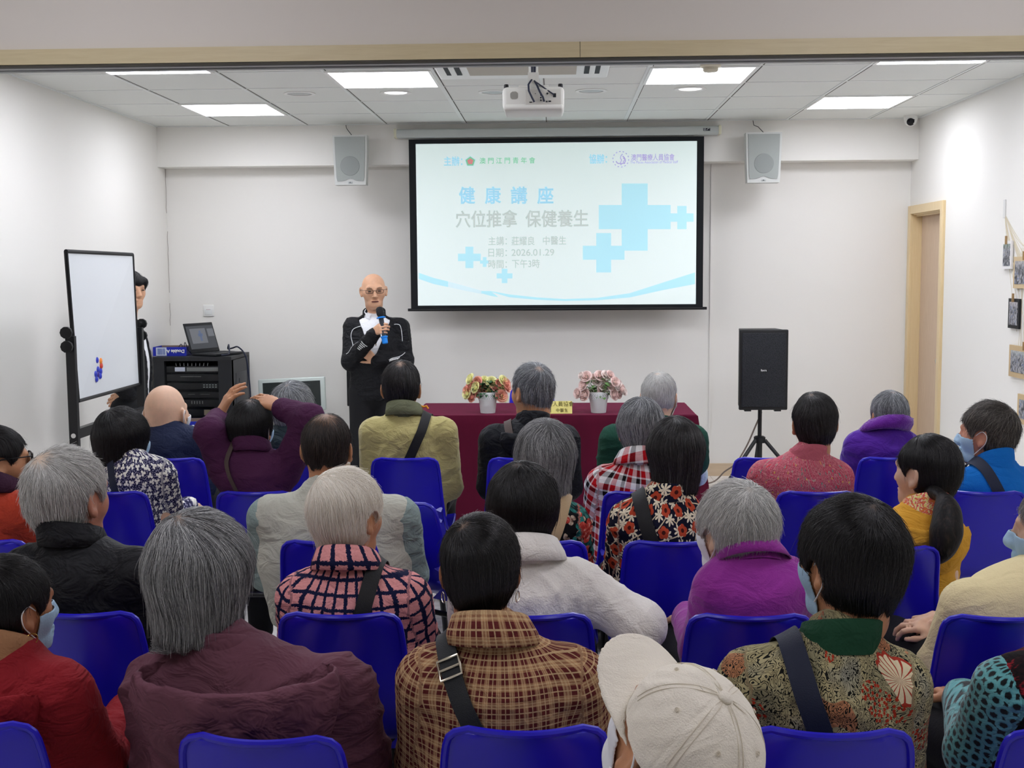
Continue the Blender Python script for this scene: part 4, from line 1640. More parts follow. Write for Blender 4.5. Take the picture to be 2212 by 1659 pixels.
# ------------------------------------------------------------------ hair
def hair_sdf(style, t, sd=1.):

    def f(P):
        x, y, z = P[:, 0], P[:, 1], P[:, 2]
        if style in ('short', 'crew', 'pony', 'side'):
            d = ell((0, -.012, .03), (.073 + t, .092 + t, .088 + t))(P)
            nb = cap((0, -.032, -.03), (0, -.034, -.095), .056 + t * .55, .041 + t * .3)(P)
            d = sm(d, nb, .03)
            zn = {'short': -.094, 'crew': -.06, 'pony': -.085, 'side': -.09}[style] + .006 * np.sin(x * 95 + 1) + .004 * np.sin(x * 211)
            d = smx(d, zn - .35 * (y + .06) - z + 3.5 * x * x, .012)
            d = smx(d, -ell((0, .09, -.055), (.088, .068 if style != 'pony' else .074, .115))(P), .01)
            for sx in (-1, 1):
                d = smx(d, -ell((sx * .085, .004, -.012), (.034, .026, .04))(P), .01)
                d = smx(d, -ell((sx * .085, .06, -.05), (.05, .055, .05))(P), .01)
        else:                                     # bob, longer hair that covers the ears
            L = {'bob': -.095, 'longbob': -.128, 'cropbob': -.092}[style]
            d = ell((0, -.012, .03), (.073 + t, .092 + t, .088 + t))(P)
            Q = P * np.array([1, .93, 1])
            rb = {'bob': .062 + t * .9, 'longbob': .056 + t * .75, 'cropbob': .050 + t * .4}[style]
            sk = cap((0, -.020, .02), (0, -.030, L - .01), .074 + t, rb)(Q)
            d = sm(d, sk, .03)
            hem_ = L + .003 * np.sin(x * 90 + 2) * np.sin(y * 60) + .003 * np.sin(x * 190 + y * 90)
            d = smx(d, hem_ - z - .18 * (y + .03) + 1.2 * x * x, .014)
            d = smx(d, -ell((0, .10, -.05), (.060 + t * .6, .066, .115))(P), .012)
        lump = np.sin(x * 52 + sd) * np.sin(y * 47 + 2 * sd) + .6 * np.sin(z * 58 + x * 31 + 3 * sd)
        return d + .0016 * lump
    return f


def grow_strands(name, fn, V, Q, parent, mat, toL, n, L, whorl, rad, seed, style, rise=.003, wave=0., thin=0., messy=0., sweep=(0, 0, 0)):
    """toL maps head coordinates to the person's frame; strands flow away from the whorl over the hair surface"""
    rng = np.random.default_rng(seed)
    tri = np.concatenate([Q[:, [0, 1, 2]], Q[:, [0, 2, 3]]])
    a, b, c = V[tri[:, 0]], V[tri[:, 1]], V[tri[:, 2]]
    ar = np.linalg.norm(np.cross(b - a, c - a), axis=1)
    cen = (a + b + c) / 3
    wh = np.array(whorl)
    nrm = grad(fn, cen)
    ok = ((cen - np.array([0, -.01, .02])) * nrm).sum(1) > .02          # outer side only
    ok &= ~((cen[:, 1] > .045) & (cen[:, 2] < .07))
    ar = ar * ok * np.where(cen[:, 2] > -.02, 1.3, .6)
    if thin:
        dw = np.linalg.norm(cen - wh, axis=1)
        ar = ar * np.clip((dw / thin) ** 1.5, .04, 1)
    ti = rng.choice(len(tri), n, p=ar / ar.sum())
    u, v = rng.random((2, n, 1))
    fl = (u + v) > 1
    u, v = np.where(fl, 1 - u, u), np.where(fl, 1 - v, v)
    P = a[ti] + u * (b[ti] - a[ti]) + v * (c[ti] - a[ti])
    K = 8
    out = np.zeros((n, K, 3))
    Ls = L * rng.uniform(.6, 1.1, (n, 1))
    off = rng.uniform(-.001, rise, n)
    tipoff = rng.random(n) ** 4 * (.004 + messy) + (rng.random(n) < .035) * rng.uniform(.004, .016, n)
    hem = {'bob': -.095, 'longbob': -.128, 'cropbob': -.092}.get(style)
    rj = rng.normal(0, 1, (n, 3)) * (.16 + messy * 7)
    sw = np.array(sweep, float)
    for k in range(K):
        nn = grad(fn, P)
        d = fn(P)
        P = P - nn * np.clip(d - off - tipoff * (k / K) ** 2, -.012, .012)[:, None]
        out[:, k] = P
        r = P - wh
        rl = np.linalg.norm(r, axis=1, keepdims=True)
        r = r / np.maximum(rl, 1e-4)
        g = np.clip((rl - .03) / .09, 0, 1) * np.clip((.10 - P[:, 2:3]) / .10, 0, 1.2)
        T = r + np.array([0, 0, -1.]) * g * 1.6 + rj * .6 + sw * np.clip((P[:, 2:3] - .0) / .05, 0, 1)
        if wave:
            T = T + wave * np.stack([np.sin(P[:, 2] * 130 + rj[:, 0] * 9), np.cos(P[:, 2] * 110 + rj[:, 1] * 9), 0 * P[:, 2]], 1)
        lf = np.stack([np.sin(P[:, 2] * 38 + P[:, 1] * 22 + seed), np.sin(P[:, 0] * 34 + P[:, 2] * 27 + 2 * seed), np.sin(P[:, 1] * 33 + P[:, 0] * 29)], 1)
        T = T + lf * .22
        T = T - nn * (T * nn).sum(1, keepdims=True)
        T /= np.maximum(np.linalg.norm(T, axis=1, keepdims=True), 1e-6)
        st = Ls / (K - 1)
        N = P + T * st
        if hem is not None:
            stop = N[:, 2] < hem - .008 + rj[:, 0] * .05
            N = np.where(stop[:, None], P + (N - P) * .12, N)
        P = N
    W = toL(out.reshape(-1, 3))
    hc = bpy.data.hair_curves.new(name)
    hc.add_curves([K] * n)
    hc.points.foreach_set('position', np.ascontiguousarray(W, 'f').ravel())
    rr = rad * rng.uniform(.6, 1.3, (n, 1)) * np.linspace(1., .35, K)[None] ** .8
    hc.points.foreach_set('radius', np.ascontiguousarray(rr, 'f').ravel())
    o = link(name, hc, mat, parent)
    o['kind'] = 'stuff'
    return o


# ------------------------------------------------------------------ cloth helpers
def sinnoise(P, sc, seed, n=5):
    rng = np.random.default_rng(seed)
    d = np.zeros(len(P))
    for i in range(n):
        k = rng.normal(0, 1, 3)
        d += np.sin(P @ (k * sc) + rng.uniform(0, 6.3))
    return d / n


def wrinkle(P, A, seed):
    w1 = sinnoise(P, 9, seed + 1)
    Pw = P + .03 * np.stack([sinnoise(P, 14, seed + 2), sinnoise(P, 14, seed + 3), sinnoise(P, 14, seed + 4)], 1)
    rg = np.random.default_rng(seed + 9)
    s = np.zeros(len(P))
    for i in range(3):
        k = rg.normal(0, 1, 3) * np.array([.6, .6, 1.])
        k = k / np.linalg.norm(k) * rg.uniform(38, 75)
        r_ = 1 - np.abs(np.sin(Pw @ k + rg.uniform(0, 6)))
        s += (r_ ** 2 - .4) * (.5 + .5 * np.sin(P @ rg.normal(0, 7, 3) + rg.uniform(0, 6)))
    return A * (s + w1 * .9)


def ribbon(name, fn, pts, width, off, mat, parent, th=.0025, n=48):
    """a strap lying on the surface fn: control points are pushed onto the surface"""
    C = np.array([tuple(p) for p in smooth_path(pts, 12)])
    t = np.linspace(0, len(C) - 1, n)
    C = np.stack([np.interp(t, np.arange(len(C)), C[:, k]) for k in range(3)], 1)
    for _ in range(14):
        C = C - grad(fn, C) * np.clip(fn(C) - off, -.05, .05)[:, None] * .8
    for _ in range(3):
        C[1:-1] = (C[:-2] + 2 * C[1:-1] + C[2:]) / 4
    C = C - grad(fn, C) * np.minimum(fn(C) - off, 0)[:, None]
    N = grad(fn, C)
    T = np.gradient(C, axis=0)
    T /= np.linalg.norm(T, axis=1, keepdims=True)
    Sd = np.cross(T, N)
    Sd /= np.linalg.norm(Sd, axis=1, keepdims=True)
    rows = []
    for s in np.linspace(-.5, .5, 7):
        q = C + Sd * width * s
        q = q - N * np.clip(fn(q) - off, -.03, .004)[:, None]
        rows.append(q)
    rows = np.array(rows)                       # 7,n,3
    top = rows + N[None] * th
    b_ = B()
    b_.grid([[tuple(p) for p in r] for r in top])
    b_.grid([[tuple(p) for p in r] for r in rows[::-1]])
    for r0_, r1_ in ((rows[0], top[0]), (top[-1], rows[-1])):
        b_.grid([[tuple(p) for p in r0_], [tuple(p) for p in r1_]])
    return b_.obj(name, mat, parent), C, N, T, Sd


def buckle(C, N, T, Sd, i, w, h, mat, parent):
    c, n_, t_, s_ = C[i] + N[i] * .006, N[i], T[i], Sd[i]
    q = [c + t_ * a * h / 2 + s_ * b_ * w / 2 for a, b_ in ((-1, -1), (-1, -.0), (-1, 1), (0, 1), (1, 1), (1, 0), (1, -1), (0, -1))]
    bb = B()
    bb.tube([tuple(p) for p in q], .0028, seg=8, closed=True)
    bb.tube([tuple(c + s_ * w / 2), tuple(c - s_ * w / 2)], .0024, seg=6)
    return bb.obj('strap_buckle', mat, parent)


def collar(name, nb, up, kind, rn, h, mat, parent, flare=.022, gap=.35, yaw=0., vec=True):
    up = np.array(up, float)
    up /= np.linalg.norm(up)
    ex = np.array([math.cos(yaw), math.sin(yaw), 0])
    ey = np.cross(up, ex)
    prof = dict(fold=[(.001, -.02), (-.001, h * .5), (-.003, h), (.002, h + .004), (.008, h), (flare * .8, h * .35), (flare, -.006), (flare - .004, -.008), (flare * .6, h * .3)],
                stand=[(.002, -.02), (-.001, h * .5), (-.003, h), (.001, h + .003), (.006, h), (.008, h * .5), (.010, -.02)],
                fluffy=[(.0, -.01), (-.002, h * .6), (.004, h), (.018, h + .008), (.034, h), (.044, h * .3), (.04, -.02), (.02, -.025)])[kind]
    N_ = 56
    P = []
    uvs = []
    for i in range(N_ + 1):
        a = gap + (2 * PI - 2 * gap) * i / N_            # a=0 at the front
        bk = .5 - .5 * math.cos(a)                        # 1 at the back
        dirv = ex * math.sin(a) + ey * math.cos(a) * 1.08
        row = []
        for r_, z_ in prof:
            jit = .004 * math.sin(i * 2.7) * math.sin(r_ * 900 + i) if kind == 'fluffy' else 0
            row.append(np.array(nb) + dirv * (rn + r_ + jit) + up * (z_ * (.72 + .28 * bk) - .030 * (1 - bk)))
            uvs.append((a * .075, z_ + r_, 0))
        P.append(row)
    m_ = len(prof)
    V = np.array([p for r in P for p in r])
    Qs = [(i * m_ + j, i * m_ + j + 1, (i + 1) * m_ + j + 1, (i + 1) * m_ + j) for i in range(N_) for j in range(m_ - 1)]
    o = np_mesh(name, V, np.array(Qs), mat, parent, vec={'puv': np.array(uvs)})
    return o
# ------------------------------------------------------------------ seated person builder
M_trouser = {k: plain('trouser_' + k, c, .8, bump=.2, bscale=120) for k, c in dict(black='16171a', navy='1f2536', grey='4d4f52', khaki='6e6552').items()}
M_shoe = plain('shoe_dark', '1d1c1c', .5)
M_loop = plain('ear_loop', 'eeeeee', .6)
M_steel = plain('buckle_steel', 'd6cfbd', .25, 1)
M_gold = plain('gold', 'd8b25a', .25, 1)
PEOPLE = []


def person(label, Yc, head, sh, hair=None, style='short', t=.011, skin='tan', hyaw=0, hpit=0, hroll=0, ty=0, lean=0., layers=(), arms=None, trousers='black',
           whorl=(.0, -.06, .105), wr=.02, strands=2600, slen=.07, srad=.0006, thin=0., messy=0., wave=0., sweep=(0, 0, 0), mask=None, coll=None, hood=None, strap=None,
           vx=.009, bulk=1., amp=.0032, seed=1, hem=.474, group='seated audience', nap=0., sz=None, zdrop=0., hpos=None):
    Yh, Yt = Yc + .24 + lean, Yc + .17
    cx, crown, w = head
    # torso placement
    xl, xr, ys = sh
    a, c = at(xl, ys, Yt), at(xr, ys, Yt)
    tyr = math.radians(ty)
    sw = (c[0] - a[0]) / 2 / max(.75, math.cos(tyr))
    zs = float((a[2] + c[2]) / 2)
    root_w = np.array([(a[0] + c[0]) / 2, Yc + .25, 0.])
    Rw = rotz(tyr)
    L = lambda p: (np.array(p) - root_w) @ Rw          # world to the person's frame
    nom = 2 * (.073 + t)
    hs = w * mpp(Yh) * 1.005 / nom if sz is None else sz
    pc = at(cx, crown, Yh)
    Hw = np.array([pc[0], Yh, pc[2] - (.118 + t) * hs - zdrop])
    if hpos:
        Hw = at(*hpos)
    Hc = L(Hw)
    RH = Rw.T @ rotz(math.radians(hyaw)) @ rotx(math.radians(hpit)) @ roty(math.radians(hroll))
    toL = lambda P: (P * hs) @ RH.T + Hc
    toH = lambda P: ((P - Hc) @ RH) / hs
    headf = lambda P: HEAD(toH(P)) * hs
    hb = toL(np.array([[0, -.027, -.095]]))[0]
    yb = -.055
    nb0 = np.array([hb[0] * .35, yb + .005, zs + .008])
    cw = sw - .058
    S_, E_, W_ = {}, {}, {}
    for s in (-1, 1):
        S_[s] = np.array([s * (sw - .058), yb + .005, zs - .066])
        E_[s] = np.array([s * (sw - .042), .03, max(.62, zs - .34)])
        W_[s] = np.array([s * .10, .28, .635])
    hp = {}
    for s, av in (arms or {}).items():
        ep, eY, wp, wY = av[:4]
        E_[s] = L(at(ep[0], ep[1], eY))
        W_[s] = L(at(wp[0], wp[1], wY))
    torso = [(ell((0, 0, .53), (max(.165, cw * .98), .14 * bulk, .15)), 0), (ell((0, -.012, .66), (cw * 1.0, .128 * bulk, .17)), .06), (ell((0, -.042, zs - .19), (cw * 1.04, .122 * bulk, .19)), .06),
             (cap((-(sw - .085), yb, zs - .06), (sw - .085, yb, zs - .06), .058), .05), (cap((0, yb, zs - .07), nb0 + (hb - nb0) * .25, .096, .060), .07)]
    tf = uni2(torso)

    def armf(r0, r1, r2):
        return {s: uni2([(cap(S_[s], E_[s], r0, r1), 0), (cap(E_[s], W_[s], r1, r2), .03)]) for s in (-1, 1)}

    # --- body: one continuous skin surface
    af = armf(.044, .037, .029)
    hands = []
    for s in (-1, 1):
        if arms and s in arms and len(arms[s]) > 4:
            pass
        else:
            hands += hand(W_[s] + np.array([0, .02, -.004]), (-s * .15, 1, -.12), (0, .1, 1), s, s=.92)
    legs = []
    for s in (-1, 1):
        legs += [(cap((s * .09, .02, .545), (s * .11, .385, .52), .07, .052), .03), (cap((s * .11, .385, .52), (s * .11, .40, .08), .05, .036), .03), (cap((s * .11, .37, .045), (s * .115, .435, .035), .033, .028), .02)]
    tz_ = min(.19, max(.1, (zs - .50) / 2))
    tin = ell((0, -.03, zs - tz_), (cw * .94, .10, tz_))
    tin2 = ell((0, 0, .63), (max(.15, cw * .88), .115, .14))
    body_in = uni2([(tin, 0), (tin2, .08), (cap((-(sw - .09), yb, zs - .075), (sw - .09, yb, zs - .075), .045), .05), (af[-1], .03), (af[1], .03)] + legs)
    handf = uni2(hands) if hands else None
    nk = cap(nb0 - np.array([0, 0, .03]), hb, .056 * hs, .050 * hs)

    def bodyf(P):
        d = sm(body_in(P), nk(P), .04)
        d = sm(d, headf(P), .018)
        if handf is not None:
            d = sm(d, handf(P), .012)
        return d

    EXTRA = []
    if arms:
        for s in arms:
            EXTRA += [E_[s], W_[s]]
    pts = np.array([Hc + .16, Hc - .16, [sw + .1, -.24, .0], [-sw - .1, .56, .0]] + [e + q for e in EXTRA for q in (.12, -.12)])
    lo, hi = pts.min(0), pts.max(0)
    lo[2] = 0
    hs_done = None
    extra_hands = []
    if arms:
        for s in arms:
            if len(arms[s]) > 4:
                hd = arms[s][4]
                dw = L(np.array(hd['to']) if len(hd['to']) == 3 else at(*hd['to'][:2], hd['Y'])) - W_[s] if 'to' in hd else None
                nn = Rw.T @ np.array(hd['n'], float)
                extra_hands += hand(W_[s] + dw / np.linalg.norm(dw) * .015, dw, nn, hd.get('side', s), curl=hd.get('curl', (.3, .3, .35, .4)), s=hd.get('s', .95), thumb=hd.get('thumb', .5), tcurl=hd.get('tcurl', .3), spread=hd.get('spread', .08))
    if extra_hands:
        hf0 = handf
        ex = uni2(extra_hands)
        handf = (lambda P: sm(hf0(P), ex(P), .01)) if hf0 is not None else ex
    V, Q = sdf_mesh(bodyf, lo - .02, hi + .02, .006 if vx > .007 else .005)
    body = np_mesh('person', V, Q, SKIN[skin])
    body.location = root_w
    body.rotation_euler = (0, 0, tyr)
    tag(body, label, 'person', group)
    # --- clothes
    info = dict(body=body, toL=toL, toH=toH, Hc=Hc, hs=hs, sw=sw, zs=zs, hb=hb, nb0=nb0, L=L, cw=cw, RH=RH, yb=yb, headf=headf)
    top = None
    for li, ly in enumerate(layers):
        nm, mat, off, sl = ly[0], ly[1], ly[2], ly[3]
        ga = armf(.060 + off, .053 + off, .042 + off)
        if sl == .5:
            ga = {s: cap(S_[s], S_[s] + (E_[s] - S_[s]) * .62, .060 + off, .058 + off) for s in (-1, 1)}

        def gf(P, ga=ga, sl=sl, off=off):
            d = tf(P) - off
            if sl:
                d = sm(d, ga[-1](P), .035)
                d = sm(d, ga[1](P), .035)
            return d
        p_ = np.array([[sw + .09, .36, hem], [-sw - .09, -.27, zs + .12]] + [W_[s] for s in (-1, 1)] + [E_[s] for s in (-1, 1)])
        l2, h2 = p_.min(0) - .07, p_.max(0) + .07
        l2[2] = hem
        V, Q = sdf_mesh(gf, l2, h2, vx)
        lim = gf
        dT = tf(V)
        dA = {s: ga[s](V) + off for s in (-1, 1)}
        ang = np.arctan2(V[:, 0], -(V[:, 1] - yb - .02))
        uvw = np.stack([ang * .16, V[:, 2], np.zeros(len(V))], 1)
        if sl:
            for s in (-1, 1):
                isA = (dA[s] < dT - .004)
                ax = (E_[s] - S_[s]) / np.linalg.norm(E_[s] - S_[s])
                tt = (V - S_[s]) @ ax
                side = np.cross(ax, [0, 1., 0])
                side /= np.linalg.norm(side)
                fr = np.cross(ax, side)
                q = V - S_[s] - tt[:, None] * ax
                an = np.arctan2(q @ side, q @ fr)
                uvw = np.where(isA[:, None], np.stack([an * .055 + s * .5, -tt + 2., np.ones(len(V)) * s], 1), uvw)
        if amp:
            nrm = grad(gf, V)
            k_ = np.clip((V[:, 2] - hem) / .05, 0, 1)
            V = V + nrm * (wrinkle(V, amp, seed * 7 + li) * k_)[:, None]
        cl = np_mesh(nm, V, Q, mat, body, vec={'puv': uvw})
        top = (lambda P, g=gf: g(P))
        info['gf'] = top
    if trousers:
        tl = []
        for s in (-1, 1):
            tl += [(cap((s * .09, .02, .545), (s * .11, .385, .525), .09, .07), .04), (cap((s * .11, .385, .52), (s * .11, .40, .07), .066, .052), .03)]
        tr = uni2([(ell((0, 0, .57), (max(.16, cw * .95), .135, .11)), 0)] + tl)
        V, Q = sdf_mesh(tr, (-.3, -.2, .03), (.3, .56, .7), .012)
        np_mesh('trousers', V, Q, M_trouser[trousers], body)
        for s in (-1, 1):
            V, Q = sdf_mesh(uni2([(cap((s * .11, .355, .045), (s * .118, .450, .036), .042, .036), 0)]), (s * .11 - .07, .3, .004), (s * .11 + .07, .6, .12), .01)
            np_mesh('shoe', V, Q, M_shoe, body)
    # --- hair
    if hair:
        hf = hair_sdf(style, t, seed * 1.3)
        V, Q = sdf_mesh(hf, (-.14, -.17, -.17), (.14, .13, .16), .005 if vx > .007 else .004)
        wd = np.linalg.norm(V - np.array(whorl), axis=1)
        ho = np_mesh('hair', toL(V), Q, HAIR[hair][0], body, flt={'whorl': np.clip(wd / max(wr, 1e-4), 0, 1)})
        if strands:
            grow_strands('hair_strands', hf, V, Q, ho, HAIR[hair][1], toL, int(strands * 1.7), slen, whorl, srad * .68 * hs, seed + 50, style, thin=thin, messy=messy, wave=wave, sweep=sweep)
    # --- mask
    if mask:
        add_mask(info, mask)
    if coll:
        kind, h, mat, rn = coll[:4]
        fl = coll[4] if len(coll) > 4 else .022
        gp = coll[5] if len(coll) > 5 else .35
        up = hb - nb0 + np.array([0, 0, .05])
        up = up / np.linalg.norm(up)
        collar('collar', nb0 + (hb - nb0) * .12 + np.array([0, 0, .018]), up * .5 + np.array([0, 0, .5]), kind, rn, h, mat, body, fl, gp)
    if strap:
        s, wd, mat = strap[:3]
        kx = strap[4] if len(strap) > 4 else .46
        zt = strap[5] if len(strap) > 5 else .56
        pts = [(s * sw * kx, .07, zs - .12), (s * sw * kx, .03, zs - .02), (s * sw * kx * .98, yb, zs + .03), (s * sw * kx * .7, yb - .12, zs - .07), (0, yb - .16, zs - .20), (-s * cw * .55, yb - .13, zt + .10), (-s * cw * .98, yb - .03, zt)]
        o_, C, N, T_, Sd = ribbon('bag_strap', info['gf'], pts, wd, .004 + amp * .8, mat, body)
        if len(strap) > 3 and strap[3]:
            buckle(C, N, T_, Sd, int(strap[3] * 47), wd * 1.12, wd * .95, M_steel, o_)
    if hood:
        add_hood(info, hood)
    PEOPLE.append(info)
    return info


def add_mask(info, mat):
    toL, body = info['toL'], info['body']

    def mf(P):
        d = np.abs(HEAD_NE(P) - .005) - .0016
        x, y, z = P[:, 0], P[:, 1], P[:, 2]
        reg = np.maximum(np.maximum(.028 - y, z + .004 + .10 * (.10 - y)), -.112 - z)
        return smx(d, reg, .004)
    V, Q = sdf_mesh(mf, (-.1, .0, -.14), (.1, .15, .03), .003)
    mo = np_mesh('face_mask', toL(V), Q, mat, body)
    for s in (-1, 1):
        e = toL(np.array([(s * .064, .034, -.012), (s * .074, .018, .004), (s * .086, -.008, .020), (s * .09, -.026, .004), (s * .086, -.020, -.024), (s * .074, .004, -.05), (s * .062, .03, -.074)]))
        b_ = B()
        b_.tube(smooth_path([tuple(q) for q in e], 5), .0016 * info['hs'], seg=6)
        b_.obj('ear_loop', M_loop, mo)


HEAD_NE = head_parts(False)


def add_hood(info, spec):
    mat, wd, dp, ht, dz, seed = spec
    body, zs, yb, sw = info['body'], info['zs'], info['yb'], info['sw']
    gf = info['gf']
    oc = np.array([0, yb - .088, zs - .045 + dz])
    outer = ell(oc, (wd, dp, ht))
    inner = ell(oc + np.array([0, .006, .045]), (wd * .90, dp * .8, ht * .86))
    rim = ell(oc + np.array([0, .01, .02]), (wd * 1.0, dp * .9, ht * .62))

    def f(P):
        d = outer(P)
        d = smx(d, -inner(P), .02)
        z, y = P[:, 2], P[:, 1]
        d = smx(d, z - (zs + .035 + dz) - .25 * np.abs(P[:, 0]) * 0 - (y - yb) * .25, .02)
        d = smx(d, -(gf(P) + .012), .008)
        d = smx(d, y - (yb + .07), .03)
        return d
    V, Q = sdf_mesh(f, (-wd - .03, yb - .22, zs - .35), (wd + .03, yb + .14, zs + .14), .007)
    V = V + grad(f, V) * wrinkle(V, .0045, seed)[:, None]
    ang = np.arctan2(V[:, 0], -(V[:, 1] - yb - .02))
    np_mesh('hood', V, Q, mat, body, vec={'puv': np.stack([ang * .16, V[:, 2], 0 * ang], 1)})


# ------------------------------------------------------------------ fabrics
def fabric(name, c, rough=.85, bump=.25, bscale=180, var=.12, sheen=0., folds=.5):
    m_ = Mat(name, c, rough, spec=.15)
    cc = lin(c)
    o_ = m_.obj()
    m_.set('Base Color', m_.mix(m_.noise(o_, 6, 4), tuple(x * (1 - var) for x in cc[:3]) + (1,), tuple(min(1, x * (1 + var)) for x in cc[:3]) + (1,)))
    if sheen:
        m_.set('Sheen Weight', sheen)
        m_.set('Sheen Roughness', .4)
    fold = m_.noise(m_.mapv(o_, (1, 1, 1.6)), 11, 3, .55, 1.2)
    m_.bump(m_.ma('ADD', m_.ma('MULTIPLY', fold, folds * 3.5), m_.ma('MULTIPLY', m_.noise(o_, bscale, 2), bump * .6)), .55, .012)
    return m_


def pfab(name, rough=.85, folds=.5):
    m_ = fabric(name, '888888', rough, .15, 220, 0, 0, folds)
    return m_


def frac_band(m_, v, period, width, phase=0.):
    """1 inside a stripe of given width repeated at period (metres)"""
    f = m_.ma('FRACT', m_.ma('ADD', m_.ma('DIVIDE', v, period), 10.5 + phase))
    return m_.ma('LESS_THAN', m_.ma('ABSOLUTE', m_.ma('SUBTRACT', f, .5)), width / period / 2)


def flower(m_, uv, scale, n, r0, r1, rnd=1., seed=0., soft=0.):
    """mask of n-petalled marks on jittered cells"""
    v = m_.mapv(uv, (scale, scale, scale), (0, 0, 0), (seed * 3.7, seed * 1.9, 0))
    nd = m_.nt.nodes.new('ShaderNodeTexVoronoi')
    nd.voronoi_dimensions = '2D'
    nd.inputs['Scale'].default_value = 1.
    nd.inputs['Randomness'].default_value = rnd
    m_.nt.links.new(v, nd.inputs['Vector'])
    d = m_.n('VectorMath', {0: v, 1: nd.outputs['Position']}, operation='SUBTRACT')
    x, y, _ = m_.sep(d)
    rx_, _, _ = m_.sep(nd.outputs['Color'])
    a = m_.ma('ADD', m_.ma('ARCTAN2', y, x), m_.ma('MULTIPLY', rx_, 6.28))
    rr = m_.ma('SQRT', m_.ma('ADD', m_.ma('MULTIPLY', x, x), m_.ma('MULTIPLY', y, y)))
    lim = m_.ma('MULTIPLY_ADD', m_.ma('ABSOLUTE', m_.ma('COSINE', m_.ma('MULTIPLY', a, n / 2.))), r1 - r0, r0)
    return m_.ma('LESS_THAN', rr, lim), rr, rx_


FAB = {}
def F(name, *a, **k):
    FAB[name] = fabric('cloth_' + name, *a, **k).m
    return FAB[name]


F('navy', '232b45', .7, folds=.8)
F('black', '1b1c1f', .6, folds=1.)
F('blackcoat', '1d1f23', .65, folds=.9)
F('teal', '27343b', .6, folds=.9)
F('plum', '4c2646', .85, folds=.6)
F('plumcoat', '6a4350', .75, folds=.9, bump=.1)
F('magenta', '9a389c', .95, sheen=.4, bscale=300, folds=.4)
F('fleece', 'f0ede6', .98, sheen=.4, bscale=240, bump=.5, folds=.4)
F('violet', '502692', .95, sheen=.3, folds=.6)
F('fuzzy', '6a2a94', 1., bump=1., bscale=260, sheen=.5)
F('royal', '1870c6', .9, bscale=280, bump=.4, folds=.4)
F('mustard', 'd9a23a', .85, folds=.7)
F('vest', 'c3c5b8', .8, folds=.6)
F('sage', '90a3a0', .85, folds=.9)
F('denim', '3f6186', .85)
F('olive', 'a39a62', .95, folds=.6, sheen=.3)
F('olivedark', '6c7058', .95)
F('green', '234a3c', .9, folds=.4)
F('mint', 'cfe3df', .8, folds=.9)
F('red', '8e2129', .8, folds=.8)
F('orange', 'b0402c', .95, sheen=.3, folds=.5)
F('wine', '3d2436', .9)
F('scarlet', 'a8262c', .8)
F('cream', 'e9dbab', .95, bscale=260, bump=.4, folds=.4)
F('blackknit', '17181a', .9, bscale=260, bump=.5)
F('darkgreen', '1f4631', .8)
F('rose', 'b45f6c', .85)
F('brownrib', 'a57a58', .9)
F('whiteshirt', 'e9ebee', .7)
F('yellowplaid', 'd9cf9a', .8)

# corduroy ribs
m = fabric('cloth_corduroy', 'a39a62', .95, sheen=.3, folds=.6)
x_, y_, z_ = m.sep(m.uv())
m.set('Base Color', m.mix(m.noise(m.mapv(m.obj(), (1, 1, .35)), 9, 3), 'aca265', 'cdc38a'))
FAB['corduroy'] = m.m

# small white trefoils on navy
m = pfab('cloth_trefoil')
f1, r1, _ = flower(m, m.uv(), 36, 3, .10, .44, .55)
f2, r2, _ = flower(m, m.uv(), 150, 1, .3, .3, 1.)
m.set('Base Color', m.mix(f1, m.mix(f2, '232346', '9a98b0'), 'f0efe6'))
FAB['trefoil'] = m.m

# dark floral with red, teal and cream
m = pfab('cloth_darkfloral')
uv = m.uv()
wv = m.n('VectorMath', {0: uv, 1: m.n('VectorMath', {0: m.noise(uv, 40, 2, out='Color'), 1: (.012, .012, 0)}, operation='MULTIPLY')}, operation='ADD')
f1, r1, _ = flower(m, wv, 11, 5, .24, .46, .9)
f2, r2, _ = flower(m, wv, 14, 4, .16, .40, 1., 2.)
f3, r3, _ = flower(m, wv, 20, 3, .10, .40, 1., 5.)
n1 = m.noise(uv, 60, 3)
c = m.mix(f3, '141417', m.ramp(n1, [(.4, 'c9b7a0'), (.6, '6b4a40')]))
c = m.mix(f2, c, m.ramp(n1, [(.42, '1d4f4b'), (.56, '2f8079')]))
c = m.mix(f1, c, m.ramp(n1, [(.4, 'a8322c'), (.58, 'd6574a'), (.64, 'e3b9a8')]))
m.set('Base Color', c)
FAB['darkfloral'] = m.m

# navy with cream leaves and rust flowers
m = pfab('cloth_rustfloral')
uv = m.uv()
f1, r1, _ = flower(m, uv, 15, 5, .24, .31, .3, 0.)
f1c = m.ma('LESS_THAN', r1, .10)
f2, r2, _ = flower(m, uv, 22, 7, .05, .45, .55, 1.3)
vv = m.n('TexVoronoi', {'Vector': uv, 'Scale': 15.}, feature='DISTANCE_TO_EDGE', voronoi_dimensions='2D')
ln = m.ma('LESS_THAN', vv, .028)
c = m.mix(ln, '15172a', 'd8c9a8')
c = m.mix(f2, c, 'eadfc4')
c = m.mix(f1, c, 'bb4a30')
c = m.mix(m.ma('MULTIPLY', f1, f1c), c, '4a1c18')
m.set('Base Color', c)
FAB['rustfloral'] = m.m

